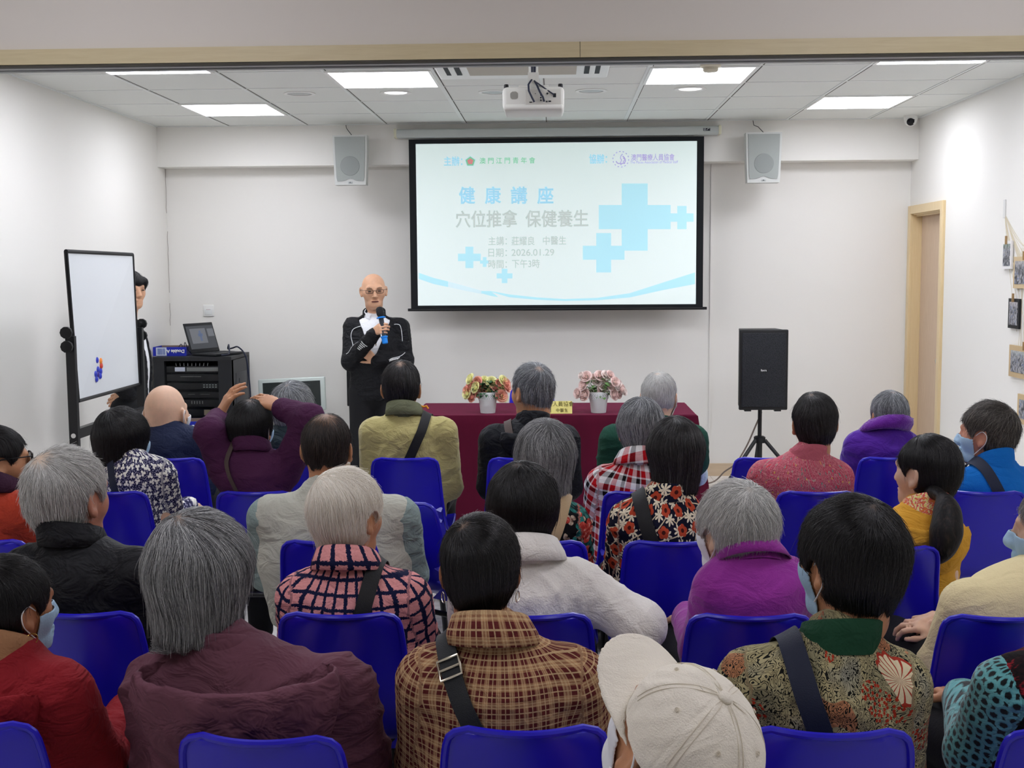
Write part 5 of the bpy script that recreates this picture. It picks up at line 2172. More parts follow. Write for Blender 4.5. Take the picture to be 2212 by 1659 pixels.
# pink with ragged navy window-pane check
m = pfab('cloth_pinkcheck')
uv = m.uv()
nz = m.noise(m.mapv(uv, (1, 1, 1)), 330, 2)
nz2 = m.noise(m.mapv(uv, (1, 1, 1)), 26, 2)
x_, y_, z_ = m.sep(uv)
wob = m.ma('MULTIPLY_ADD', m.ma('SUBTRACT', nz, .5), .010, m.ma('MULTIPLY', m.ma('SUBTRACT', nz2, .5), .010))
l1 = frac_band(m, m.ma('ADD', x_, wob), .036, .0105)
l2 = frac_band(m, m.ma('ADD', y_, wob), .034, .0085)
m.set('Base Color', m.mix(m.ma('MAXIMUM', l1, l2), m.mix(m.noise(uv, 300, 2), 'dd8f8f', 'ecaaa8'), '171c3e'))
FAB['pinkcheck'] = m.m

# brown, tan and wine plaid
m = pfab('cloth_brownplaid')
x_, y_, z_ = m.sep(m.uv())
nz = m.noise(m.uv(), 500, 2)
v1 = m.ma('MULTIPLY', frac_band(m, x_, .030, .012), 1.)
h1 = m.ma('MULTIPLY', frac_band(m, y_, .030, .012), 1.)
v2, h2 = frac_band(m, x_, .030, .0022, .5), frac_band(m, y_, .030, .0022, .5)
v3, h3 = frac_band(m, x_, .0052, .0026), frac_band(m, y_, .0052, .0026)
bs = m.mix(m.ma('MULTIPLY', m.ma('ADD', v1, h1), .5), '5a1a22', 'c0956c')
bs = m.mix(m.ma('MULTIPLY', m.ma('ADD', m.ma('MULTIPLY', v1, v3), m.ma('MULTIPLY', h1, h3)), .5), bs, 'd9bd90')
bs = m.mix(m.ma('MULTIPLY', m.ma('MAXIMUM', v2, h2), .8), bs, 'd9bd90')
bs = m.mix(m.ma('MULTIPLY', nz, .35), bs, '7a4a34')
m.set('Base Color', bs)
FAB['brownplaid'] = m.m

# red, black and white gingham
m = pfab('cloth_redgingham')
uv = m.uv()
x_, y_, z_ = m.sep(m.mapv(uv, (1, 1, 1), (0, 0, .12)))
a1, b1 = frac_band(m, x_, .070, .023), frac_band(m, y_, .070, .023)
a2, b2 = frac_band(m, x_, .070, .0175, .38), frac_band(m, y_, .070, .0175, .38)
cx_ = m.mix(a2, m.mix(a1, 'eeeeee', 'c31f2c'), '201c20')
cy_ = m.mix(b2, m.mix(b1, 'eeeeee', 'c31f2c'), '201c20')
m.set('Base Color', m.mix(.5, cx_, cy_))
m.set('Base Color', m.n('Gamma', {0: m.mix(.5, cx_, cy_), 1: 1.25}))
FAB['redgingham'] = m.m

# black and gold squiggle print with red berries and a big shell leaf
m = pfab('cloth_goldprint')
uv = m.uv()
w1 = m.noise(uv, 48, 1.5, .5, 1.2)
lines = m.ma('ABSOLUTE', m.ma('SINE', m.ma('MULTIPLY', w1, 30.)))
gold = m.ma('GREATER_THAN', lines, .52)
area = m.noise(uv, 9, 2)
c = m.mix(gold, '191a17', m.ramp(area, [(.35, '8f8a6c'), (.55, 'b9ae83'), (.7, '9a9a8a')]))
fb_, rb2, _ = flower(m, uv, 95, 5, .25, .36, .9, 4.)
redz = m.ma('GREATER_THAN', m.noise(uv, 7, 1), .60)
c = m.mix(m.ma('MULTIPLY', fb_, redz), c, 'a8331f')
orz = m.ma('LESS_THAN', m.noise(uv, 7, 1), .36)
c = m.mix(m.ma('MULTIPLY', m.ma('MULTIPLY', gold, orz), .8), c, 'b9744f')
# shell leaf on the right shoulder blade
x_, y_, z_ = m.sep(uv)
dx, dy = m.ma('SUBTRACT', x_, .155), m.ma('SUBTRACT', y_, .845)
ra_ = m.ma('SQRT', m.ma('ADD', m.ma('MULTIPLY', dx, dx), m.ma('MULTIPLY', m.ma('MULTIPLY', dy, dy), .8)))
an_ = m.ma('ARCTAN2', dy, dx)
sc_l = m.ma('MULTIPLY_ADD', m.ma('ABSOLUTE', m.ma('SINE', m.ma('MULTIPLY', an_, 6.))), .006, .040)
ins = m.ma('MULTIPLY', m.ma('LESS_THAN', ra_, sc_l), m.ma('GREATER_THAN', m.ma('ADD', dx, m.ma('MULTIPLY', dy, .4)), -.022))
vein = m.ma('GREATER_THAN', m.ma('ABSOLUTE', m.ma('SINE', m.ma('MULTIPLY', an_, 9.))), .94)
edge = m.ma('GREATER_THAN', ra_, m.ma('SUBTRACT', sc_l, .006))
c = m.mix(ins, c, m.mix(m.ma('MAXIMUM', vein, edge), 'e0d2ae', 'a8392a'))
m.set('Base Color', c)
FAB['goldprint'] = m.m

# rose tweed with fine grey swirls and flecks
m = pfab('cloth_tweed')
uv = m.uv()
nz = m.noise(m.mapv(uv, (1, .45, 1)), 330, 3, .7)
c = m.ramp(nz, [(.33, '8e2a44'), (.5, 'bf5468'), (.66, 'd98c94')])
w1 = m.noise(m.mapv(uv, (1, .30, 1)), 12, 2, .5, .6)
l_ = m.ma('GREATER_THAN', m.ma('ABSOLUTE', m.ma('SINE', m.ma('MULTIPLY', w1, 80.))), .975)
c = m.mix(m.ma('MULTIPLY', l_, .7), c, 'a9a396')
fl_, _, rr_ = flower(m, m.mapv(uv, (1, .5, 1)), 55, 2, .05, .17, 1., 3.)
c = m.mix(m.ma('MULTIPLY', fl_, m.ma('GREATER_THAN', rr_, .62)), c, '5d8f82')
c = m.mix(m.ma('MULTIPLY', fl_, m.ma('LESS_THAN', rr_, .2)), c, 'd8a860')
c = m.mix(m.ma('MULTIPLY', fl_, m.ma('MULTIPLY', m.ma('GREATER_THAN', rr_, .2), m.ma('LESS_THAN', rr_, .32))), c, 'd63a40')
m.set('Base Color', c)
FAB['tweed'] = m.m

# teal knit with black honeycomb rings, red and black bouclé
m = pfab('cloth_tealknit', .98)
uv = m.uv()
x_, y_, z_ = m.sep(m.mapv(uv, (1, 1, 1), (0, 0, .6)))
hx = m.n('CombineXYZ', {0: x_, 1: y_, 2: 0.})
vo = m.n('TexVoronoi', {'Vector': hx, 'Scale': 42., 'Randomness': .15}, feature='F1', voronoi_dimensions='2D')
nz = m.noise(uv, 240, 3)
vo2 = m.ma('MULTIPLY_ADD', m.ma('SUBTRACT', nz, .5), .25, vo)
m.set('Base Color', m.ramp(vo2, [(.10, '101417'), (.22, '10181b'), (.30, '5fa9ad'), (.50, '6fb6b8'), (.58, '14191c')]))
m.set('Sheen Weight', .4)
FAB['tealknit'] = m.m
m = pfab('cloth_boucle', .98)
nz = m.noise(m.uv(), 36, 3, .7)
m.set('Base Color', m.ramp(nz, [(.45, '1a1718'), (.56, '2a1a1c'), (.62, '9a2630')]))
FAB['boucle'] = m.m
# bright paisley neckwear
m = pfab('cloth_paisley')
nz = m.noise(m.uv(), 60, 2, .5, 2.)
m.set('Base Color', m.ramp(nz, [(.36, 'e0d46a'), (.46, 'f0e6b0'), (.52, 'd8375a'), (.62, 'e88a4a')]))
FAB['paisley'] = m.m

M_strap = {k: plain('strap_' + k, c, .6, bump=.3, bscale=400) for k, c in dict(black='191a1c', navy='1d2439', brown='4c3f3a', beige='b89f7a', greyblack='2b2e31').items()}
# ------------------------------------------------------------------ the chairs, row by row
R1, R2, R3, R4, R5, R6 = 5.14, 4.34, 3.53, 2.76, 2.05, 1.33
for px, Y, rz_, lab in (
        (364, R1, 0, 'blue chair under the bald man in the navy jacket'), (873, R1, 0, 'blue chair under the man in the olive corduroy jacket'), (1127, R1, 0, 'blue chair under the man in the black hooded jacket'),
        (1935, R1, 0, 'blue chair under the person in the violet fleece'), (1662, R1, 0, 'empty blue chair beyond the person in the rose tweed top'), (632, R1 + .25, 0, 'blue chair under the grey-haired person in dark teal'), (1424, R1 + .3, 0, 'blue chair under the man in the green vest'),
        (225, R2, 0, 'blue chair under the woman in the navy trefoil blouse'), (545, R2, 0, 'blue chair under the person with both hands on the head'), (1392, R2, 0, 'blue chair under the person in red gingham'),
        (1772, R2, 0, 'blue chair under the person in the rose tweed top'), (2138, R2, 0, 'blue chair under the woman in the royal blue sweater'), (858, R2 - .16, -35, 'empty blue chair turned aside, right of the man in the pale vest'),
        (-62, R3, 0, 'blue chair at the left edge under the woman in orange-red fleece'), (702, R3, 0, 'blue chair under the man in the pale vest'), (1160, R3, 0, 'blue chair under the woman in the dark floral blouse'), (1458, R3, 0, 'blue chair under the woman in the rust floral blouse'), (1935, R3 - .07, 3, 'blue chair under the woman in the mustard hoodie'),
        (145, R4, 0, 'blue chair under the man in the plain black jacket'), (722, R4, 0, 'blue chair under the white-haired woman in pink check'), (1142, R4, 0, 'blue chair under the woman in the white fleece'), (1630, R4, 0, 'blue chair under the woman in the magenta fleece'), (2195, R4, 0, 'blue chair under the person in the cream cardigan'),
        (-140, R5, 0, 'blue chair at the left edge under the woman in the dark red jacket'), (532, R5 - .05, -3, 'blue chair under the woman in the plum hooded coat'), (1133, R5, 3, 'blue chair under the woman in the brown plaid shirt'), (1810, R5, -2, 'blue chair under the woman in the gold print top'), (2395, R5, 0, 'blue chair under the person in the teal knit'),
        (1150, None, 180, 'blue chair behind the burgundy table, facing the audience'),
        (1480, R6, 0, 'blue chair under the person in the cream cap')):
    chair(px, 1000, lab, math.radians(rz_), Y or TYB + .17)

P = person
# ---- row 1 and ahead
P('grey-haired person in a dark teal padded jacket, in front of the television', R1 + .25, (633, 822, 86), (572, 700, 920), 'steel', 'cropbob', t=.016, skin='tan', hyaw=-12, layers=[('jacket', FAB['teal'], .004, 1)], coll=('stand', .05, FAB['teal'], .068), seed=2, strands=2600, slen=.11, vx=.011)
a_info = P('bald man with a face mask and navy jacket, before the equipment rack', R1, (357, 832, 80), (282, 438, 925), None, t=.0, skin='pale', hyaw=-10, layers=[('jacket', FAB['navy'], .004, 1)], mask=M_maskw, seed=3, vx=.011)
P('man in an olive corduroy jacket with a black strap across his back', R1, (866, 778, 82), (775, 985, 905), 'softblack', 'short', t=.010, skin='tan', layers=[('jacket', FAB['corduroy'], .006, 1)], coll=('fold', .055, FAB['olivedark'], .070), strap=(1, .042, M_strap['black'], 0, .42, .60), seed=4, strands=3200, slen=.05, whorl=(.004, -.055, .108), wr=.028, vx=.010)
d_info = P('man with tousled grey hair in a black hooded jacket', R1, (1150, 783, 82), (1036, 1250, 922), 'steel', 'short', t=.010, skin='tan', hyaw=38, hpit=-4, layers=[('jacket', FAB['blackcoat'], .008, 1)], coll=('stand', .04, FAB['blackcoat'], .070), hood=(FAB['blackcoat'], .13, .085, .10, 0., 3), strap=(-1, .035, M_strap['brown'], 0, .45, .6), seed=5, strands=3000, slen=.055, messy=.012, whorl=(-.012, -.075, .095), wr=.026, vx=.010)
P('man with cropped white hair, green vest and mint sleeves', R1 + .3, (1424, 803, 74), (1298, 1528, 922), 'silver', 'crew', t=.008, skin='pale', hyaw=-14, hpit=-8, layers=[('shirt', FAB['mint'], .0, 1), ('vest', FAB['green'], .010, .5)], coll=('stand', .03, FAB['green'], .066), mask=M_maskw, bulk=.94, seed=6, strands=3000, slen=.025, srad=.0005, vx=.011)
P('person with short grey hair in a violet fleece with fuzzy collar', R1, (1922, 843, 76), (1828, 1990, 935), 'steel', 'short', t=.011, skin='tan', hyaw=6, layers=[('fleece', FAB['violet'], .006, 1)], coll=('fluffy', .045, FAB['fuzzy'], .070), seed=7, strands=3000, slen=.06, whorl=(0, -.04, .112), wr=.02, vx=.011)
# ---- row 2
P('woman with a black bob in a navy blouse of white trefoils', R2, (264, 878, 104), (196, 372, 995), 'black', 'bob', t=.020, skin='pale', hyaw=-22, layers=[('blouse', FAB['trefoil'], .004, 1)], coll=('stand', .035, FAB['trefoil'], .066), strap=(-1, .030, M_strap['navy'], 0, .42, .52), mask=M_mask, seed=8, strands=3000, slen=.12, whorl=(-.02, -.05, .11), wr=.02, vx=.010)
jY = R2 + .20
j_info = P('person in a plum jacket with both hands raised to the head', R2, (541, 862, 88), (448, 645, 985), 'black', 'cropbob', t=.012, skin='tan', hyaw=-10, layers=[('jacket', FAB['plum'], .004, 1)], coll=('fold', .05, FAB['plum'], .066, .014), mask=M_mask,
           arms={-1: ((453, 935), R2 + .16, (470, 906), R2 + .34, dict(to=(484, 878), Y=R2 + .35, n=(-.8, -.55, .2), side=-1, curl=(.25, .28, .3, .35), thumb=.35, spread=.10)),
                 1: ((668, 905), R2 + .12, (612, 884), R2 + .22, dict(to=(578, 869), Y=R2 + .24, n=(.15, -.55, .8), side=1, curl=(.35, .35, .35, .4), thumb=.35, spread=.08))},
           strap=(-1, .016, M_strap['brown'], 0, .62, .62), seed=9, strands=3200, slen=.09, whorl=(.012, -.03, .11), wr=.028, messy=.006, vx=.010)
P('person with short grey hair in a red, black and white gingham shirt', R2, (1383, 857, 96), (1268, 1482, 1012), 'steel', 'cropbob', t=.015, skin='tan', hyaw=8, layers=[('shirt', FAB['redgingham'], .006, 1)], coll=('fold', .055, FAB['redgingham'], .068, .03), seed=10, strands=3200, slen=.12, whorl=(0, -.03, .112), wr=.02, vx=.010)
P('person with short black hair in a rose tweed top', R2, (1760, 846, 93), (1622, 1846, 1000), 'softblack', 'short', t=.012, skin='tan', layers=[('sweater', FAB['tweed'], .006, 1)], coll=('stand', .04, FAB['rose'], .064), seed=11, strands=3400, slen=.065, whorl=(-.02, -.04, .112), wr=.018, bulk=.98, vx=.009)
P('woman with short grey-brown hair and a mask in a royal blue sweater', R2 + .04, (2136, 866, 96), (2035, 2262, 1018), 'greybrown', 'short', t=.015, skin='ruddy', hyaw=52, ty=12, layers=[('sweater', FAB['royal'], .006, 1)], coll=('stand', .055, FAB['royal'], .060), strap=(-1, .042, M_strap['navy'], .60, .36, .56), mask=M_mask, seed=12, strands=3400, slen=.06, messy=.012, wave=.35, whorl=(.0, -.075, .095), wr=.018, vx=.009)
# ---- row 3
P('woman in sunglasses, dark collar and orange-red fleece at the left edge', R3, (-8, 918, 108), (-130, 92, 1065), 'black', 'short', t=.013, skin='tan', hyaw=-58, ty=-12, layers=[('fleece', FAB['orange'], .006, 1)], coll=('fluffy', .04, FAB['wine'], .066), seed=13, strands=2600, slen=.07, vx=.009)
P('man with a thinning black crown in a pale utility vest and sage sleeves', R3, (705, 893, 104), (527, 905, 1078), 'darkbrown', 'crew', t=.008, skin='tan', layers=[('shirt', FAB['sage'], .0, 1), ('vest', FAB['vest'], .014, 0)], seed=14, strands=5200, slen=.045, srad=.0005, thin=.055, whorl=(.0, -.035, .11), wr=.085, bulk=.96, vx=.008)
P('woman with a long grey bob in a dark floral blouse with a beige strap', R3, (1176, 903, 122), (1055, 1276, 1092), 'pepper', 'longbob', t=.020, skin='pale', hyaw=6, layers=[('blouse', FAB['darkfloral'], .004, 1)], coll=('stand', .03, FAB['darkfloral'], .066), strap=(1, .036, M_strap['beige'], 0, .50, .58), seed=15, strands=5200, slen=.16, whorl=(.0, -.05, .11), wr=.02, messy=.006, vx=.008)
P('woman with dark hair to the nape in a navy blouse of rust flowers', R3, (1460, 898, 114), (1318, 1535, 1090), 'softblack', 'longbob', t=.016, skin='tan', hyaw=-4, layers=[('blouse', FAB['rustfloral'], .008, 1)], coll=('stand', .035, FAB['rustfloral'], .066), strap=(-1, .045, M_strap['black'], .60, .40, .58), seed=16, strands=5200, slen=.15, whorl=(.0, -.03, .113), wr=.02, vx=.008)
o_info = P('woman with a long black ponytail in a mustard hoodie', R3, (2005, 937, 112), (1882, 2088, 1118), 'black', 'pony', t=.012, skin='pale', hyaw=38, ty=6, hpit=2, layers=[('hoodie', FAB['mustard'], .006, 1)], coll=('stand', .05, FAB['paisley'], .062), hood=(FAB['mustard'], .13, .070, .13, .0, 6), seed=17, strands=4600, slen=.10, whorl=(.0, .02, .118), wr=.012, vx=.008)
# ---- row 4
P('man with grey crew hair in a plain black jacket', R4, (142, 962, 158), (-6, 352, 1192), 'silver', 'short', t=.014, skin='ruddy', hyaw=-20, ty=-6, layers=[('jacket', FAB['black'], .008, 1)], coll=('fold', .055, FAB['black'], .072, .016), seed=18, strands=6000, slen=.04, srad=.0006, thin=.03, messy=.006, whorl=(-.012, -.065, .10), wr=.05, bulk=1.05, vx=.008)
P('white-haired woman in a pink and navy checked shirt', R4, (748, 1008, 150), (592, 925, 1245), 'white', 'short', t=.020, skin='tan', hyaw=-30, layers=[('shirt', FAB['pinkcheck'], .006, 1)], coll=('fold', .05, FAB['pinkcheck'], .068, .028), strap=(1, .040, M_strap['black'], 0, .30, .56), seed=19, strands=8000, slen=.085, srad=.0007, whorl=(-.018, -.062, .103), wr=.026, vx=.007)
P('woman with black hair in a white fleece jacket, arm reaching aside', R4, (1128, 996, 146), (972, 1310, 1222), 'black', 'cropbob', t=.017, skin='tan', hyaw=4, layers=[('fleece', FAB['fleece'], .008, 1)], coll=('fold', .055, FAB['fleece'], .074, .03),
  arms={1: ((1382, 1352), R4 + .15, (1366, 1420), R4 + .42)}, seed=20, strands=6000, slen=.10, whorl=(-.012, -.035, .112), wr=.026, bulk=1.05, vx=.007)
P('woman with silver hair, white mask and magenta fleece', R4, (1590, 1036, 156), (1500, 1768, 1222), 'silver', 'short', t=.020, skin='pale', hyaw=34, ty=5, layers=[('fleece', FAB['magenta'], .008, 1)], coll=('fold', .05, FAB['magenta'], .070, .024), mask=M_maskw, seed=21, strands=7500, slen=.085, srad=.0007, messy=.010, wave=.25, whorl=(-.01, -.055, .107), wr=.022, vx=.007)
u_info = P('masked person in a cream cardigan with clasped hands at the right edge', R4 + .10, (2290, 1040, 150), (2020, 2420, 1255), 'grey', 'short', t=.015, skin='pale', hyaw=58, ty=18, layers=[('cardigan', FAB['cream'], .006, 1)], coll=('fold', .04, FAB['yellowplaid'], .068), mask=M_mask,
  arms={-1: ((2035, 1440), R4 + .28, (2062, 1372), R4 + .47, dict(to=(2005, 1352), Y=R4 + .50, n=(-.2, -.4, 1.), side=-1, curl=(.5, .5, .55, .6), thumb=.3)), 1: ((2330, 1440), R4 + .28, (2092, 1350), R4 + .52, dict(to=(2020, 1330), Y=R4 + .52, n=(.1, .1, 1.), side=1, curl=(.6, .6, .6, .65), thumb=.2))},
  seed=22, strands=2500, vx=.008)
# ---- row 5 and nearest
z_info = P('masked woman with black hair and a hoop earring in a dark red jacket', R5, (14, 1197, 165), (-215, 196, 1438), 'black', 'short', t=.015, skin='brown', hyaw=-32, ty=-8, layers=[('jacket', FAB['red'], .006, 1)], coll=('stand', .045, FAB['brownrib'], .062), hood=(FAB['red'], .14, .07, .12, -.01, 8), mask=M_mask, seed=23, strands=7000, slen=.07, vx=.007)
v_info = P('woman with a grey bob in a plum hooded coat', R5, (430, 1096, 212), (258, 800, 1432), 'pepper', 'longbob', t=.022, skin='pale', hyaw=-8, layers=[('coat', FAB['plumcoat'], .008, 1)], coll=('stand', .03, FAB['plumcoat'], .058), hood=(FAB['plumcoat'], .20, .105, .18, .01, 9), seed=24, strands=11000, slen=.15, srad=.0006, messy=.004, whorl=(-.014, -.048, .112), wr=.042, bulk=1.08, amp=.006, vx=.007)
w_info = P('woman with cropped black hair and hoop earrings in a brown plaid shirt', R5, (1036, 1108, 170), (856, 1308, 1412), 'black', 'short', t=.013, skin='brown', hyaw=3, layers=[('shirt', FAB['brownplaid'], .006, 1)], coll=('fold', .055, FAB['brownplaid'], .066, .028), strap=(-1, .040, M_strap['greyblack'], .44, .52, .55), seed=25, strands=9000, slen=.075, whorl=(-.03, -.045, .105), wr=.022, vx=.006)
y_info = P('masked woman with short black hair in a black and gold print top', R5, (1840, 1068, 208), (1558, 2018, 1418), 'black', 'short', t=.021, skin='tan', hyaw=28, layers=[('top', FAB['goldprint'], .006, 1)], coll=('stand', .045, FAB['darkgreen'], .068), strap=(-1, .046, M_strap['navy'], 0, .34, .55), mask=M_mask, seed=26, strands=10000, slen=.08, messy=.006, whorl=(.0, -.055, .107), wr=.024, vx=.006)
aa_info = P('person in teal honeycomb knit with a red and black vest at the right edge', R5 + .09, (2440, 1150, 180), (2108, 2640, 1428), 'black', 'short', t=.015, skin='tan', hyaw=20, ty=8, layers=[('sweater', FAB['tealknit'], .008, 1), ('vest', FAB['boucle'], .016, 0)], seed=27, strands=1500, vx=.007)
# ------------------------------------------------------------------ ponytail, glasses, earrings
def lock(name, pts, radii, mat, cmat, body, L, n=1500, rad=.0005, seed=3):
    Q_ = [L(p) for p in pts]
    C = np.array([tuple(p) for p in smooth_path(Q_, 8)])
    tt = np.linspace(0, 1, len(C))
    R_ = np.interp(tt, np.linspace(0, 1, len(radii)), radii)
    fs = [cap(C[i], C[i + 1], R_[i], R_[i + 1]) for i in range(0, len(C) - 1)]
    V, Q = sdf_mesh(uni(fs, .01), C.min(0) - .06, C.max(0) + .06, .005)
    o = np_mesh(name, V, Q, mat, body, flt={'whorl': np.ones(len(V))})
    rng = np.random.default_rng(seed)
    K = 10
    idx = np.linspace(0, len(C) - 1, K).astype(int)
    a = rng.uniform(0, 2 * PI, (n, 1))
    rr = R_[idx][None] * rng.uniform(.8, 1.08, (n, 1))
    T = np.gradient(C, axis=0)[idx]
    T /= np.linalg.norm(T, axis=1, keepdims=True)
    U = np.cross(T, [0, 1., 0])
    U /= np.linalg.norm(U, axis=1, keepdims=True)
    Wv = np.cross(T, U)
    aa = a + rng.normal(0, .25, (n, 1)) * np.linspace(0, 1, K)[None]
    P_ = C[idx][None] + (np.cos(aa) * rr)[..., None] * U[None] + (np.sin(aa) * rr)[..., None] * Wv[None]
    hc = bpy.data.hair_curves.new(name + '_strands')
    hc.add_curves([K] * n)
    hc.points.foreach_set('position', np.ascontiguousarray(P_, 'f').ravel())
    hc.points.foreach_set('radius', np.full(n * K, rad, 'f'))
    s = link(name + '_strands', hc, cmat, o)
    s['kind'] = 'stuff'
    return o


i = o_info
pt = lock('ponytail', [at(2012, 1062, 3.70), at(2035, 1074, 3.62), at(2046, 1105, 3.575), at(2044, 1150, 3.545), at(2036, 1185, 3.54), at(2026, 1212, 3.55)], [.022, .0135, .036, .044, .032, .005], *HAIR['black'], i['body'], i['L'])
tp = i['L'](at(2034, 1073, 3.625))
B().tube([tuple(tp + np.array([.015 * math.cos(a), .013 * math.sin(a), .006 * math.sin(a)])) for a in np.linspace(0, 2 * PI, 16, endpoint=False)], .004, closed=True).obj('hair_tie', M_strap['navy'], pt)


def hoops(i, r, mat, sides=(-1, 1)):
    for s in sides:
        c = np.array([s * .083, .002, -.050])
        pts = i['toL'](np.array([c + np.array([.004 * s * math.sin(a), r * math.sin(a), r * math.cos(a) - r * .8]) for a in np.linspace(0, 2 * PI, 18, endpoint=False)]))
        B().tube([tuple(p) for p in pts], .0011, seg=6, closed=True).obj('earring', mat, i['body'])


hoops(w_info, .012, M_steel)
hoops(z_info, .013, M_gold)


def glasses(i, lens_mat, frame_mat, w=.046, h=.030, zc=.010, r=.0013, y=.106):
    e = None
    b_ = B()
    lens = B()
    for s in (-1, 1):
        cx = s * .033
        ring_ = []
        for k in range(20):
            a = 2 * PI * k / 20
            ca, sa = math.cos(a), math.sin(a)
            x = cx + w / 2 * math.copysign(abs(ca) ** .6, ca)
            z = zc + h / 2 * math.copysign(abs(sa) ** .6, sa)
            ring_.append((x, y - 1.6 * x * x - .0 * abs(x), z))
        q = i['toL'](np.array(ring_))
        b_.tube([tuple(p) for p in q], r, seg=6, closed=True)
        lens.add([tuple(p) for p in q], [tuple(range(20))])
        t_ = i['toL'](np.array([(s * .056, y - .006, zc + h * .35), (s * .074, .07, zc + h * .35), (s * .084, .0, zc + h * .3), (s * .083, -.018, zc - .004)]))
        b_.tube([tuple(p) for p in t_], r, seg=6)
    br = i['toL'](np.array([(-.010, y, zc + h * .15), (0, y + .003, zc + h * .25), (.010, y, zc + h * .15)]))
    b_.tube([tuple(p) for p in br], r, seg=6)
    g = b_.obj('glasses', frame_mat, i['body'])
    lens.obj('lens', lens_mat, g)


_m = Mat('clear_lens', '6e6258', .08)
_m.set('Alpha', .22)
M_lens = _m.m
p_info = [q for q in PEOPLE if q['body']['label'].startswith('woman in sunglasses')][0]
glasses(p_info, plain('sunglass_lens', '0c0c0e', .08, spec=.6), M_black, .052, .040, .006, .002, .112)

# orange lanyard end on the olive jacket's shoulder
c_info = [q for q in PEOPLE if 'corduroy' in q['body']['label']][0]
q = [c_info['L'](at(px, py, R1 + .20)) for px, py in ((905, 884), (910, 877), (916, 879), (921, 877), (925, 883))]
B().tube([tuple(p) for p in q], .005, seg=8).obj('lanyard', plain('lanyard_orange', 'f0a02a', .6), c_info['body'])
# ring on the raised hand
jf = j_info['L'](at(489, 857, R2 + .37))

# ------------------------------------------------------------------ the person in the cream cap
M_capc = FAB['capcloth'] = fabric('cloth_capcream', 'efe9da', .9, bump=.4, bscale=420, folds=.35).m
x_info = P('person in a cream baseball cap and face mask, nearest the camera', R6, (1500, 1470, 250), (1330, 1680, 1960), 'greybrown', 'short', t=.005, skin='tan', hyaw=22, hpit=33, hroll=13, hpos=(1464, 1626, R6 + .27), sz=1.0, layers=[('jacket', FAB['whiteshirt'], .006, 1)],
           coll=('fold', .04, FAB['whiteshirt'], .066), mask=M_maskw, seed=31, strands=2500, slen=.05, vx=.008)


def ball_cap(i):
    toL = i['toL']
    dome = ell((0, -.010, .038), (.0885, .109, .089))

    def f(P):
        d = np.abs(dome(P) + .002) - .0048
        a = np.arctan2(P[:, 0], P[:, 1])
        seam = np.abs(((a / (PI / 3) + .5) % 1) - .5)
        d = d + .0016 * np.exp(-(seam / .035) ** 2) - .0010 * np.sin(a * 17 + P[:, 2] * 60) * np.sin(P[:, 2] * 75 + 1) * .9 - .0008 * np.sin(P[:, 0] * 120 + P[:, 1] * 70)
        d = smx(d, .018 + .10 * (P[:, 1] - .02) * (P[:, 1] < .02) - P[:, 2], .003)
        return d
    V, Q = sdf_mesh(f, (-.12, -.14, -.02), (.12, .14, .15), .003)
    co = np_mesh('cap', toL(V), Q, M_capc, i['body'])

    def bill(P):
        x, y, z = P[:, 0], P[:, 1], P[:, 2]
        zz = .032 - 4.2 * x * x - .06 * (y - .09) - .5 * (y - .09) ** 2
        d = np.abs(z - zz) - .0026
        pl = (np.abs(x / .088) ** 2.5 + np.abs((y - .062) / .136) ** 2.5) ** (1 / 2.5)
        e = (pl - 1) * .08
        d = smx(d * .8, e, .004)
        for k in (.93, .89, .85):
            d = d + .0007 * np.exp(-((pl - k) / .008) ** 2)
        return smx(d, -(dome(P) + .0), .003)
    V, Q = sdf_mesh(bill, (-.11, .0, -.09), (.11, .22, .05), .003)
    np_mesh('cap_bill', toL(V), Q, M_capc, co)
    V, Q = sdf_mesh(ell((0, -.010, .1305), (.0105, .0105, .006)), (-.02, -.03, .11), (.02, .02, .14), .002)
    np_mesh('cap_button', toL(V), Q, M_capc, co)
    for a in (PI / 6, -PI / 6, PI / 2, -PI / 2, 5 * PI / 6, -5 * PI / 6):
        r_, z_ = .70, .71
        c_ = np.array([.0895 * r_ * math.sin(a), -.010 + .110 * r_ * math.cos(a), .038 + .0905 * z_])
        n_ = np.array([math.sin(a) * r_ / .0875, math.cos(a) * r_ / .106, z_ / .088])
        n_ /= np.linalg.norm(n_)
        u_ = np.cross(n_, [0, 0, 1.])
        u_ /= np.linalg.norm(u_)
        v_ = np.cross(n_, u_)
        pts = toL(np.array([c_ + n_ * .0035 + (u_ * math.cos(t) + v_ * math.sin(t)) * .0026 for t in np.linspace(0, 2 * PI, 12, endpoint=False)]))
        B().tube([tuple(p) for p in pts], .0009, seg=6, closed=True).obj('eyelet', plain('eyelet_thread', 'dbd2be', .8) if 'eyelet_thread' not in bpy.data.materials else bpy.data.materials['eyelet_thread'], co)
    for k in range(6):                       # stitched seam tapes
        a0 = PI / 3 * k
        for da in (-.035, .035):
            pts = []
            for ph in np.linspace(.12, 1.36, 14):
                a = a0 + da / max(.25, math.sin(ph))
                pts.append((.0918 * math.sin(ph) * math.sin(a), -.010 + .1123 * math.sin(ph) * math.cos(a), .038 + .0924 * math.cos(ph)))
            B().tube([tuple(p) for p in toL(np.array(pts))], .0006, seg=5).obj('cap_seam', bpy.data.materials['eyelet_thread'], co)


ball_cap(x_info)


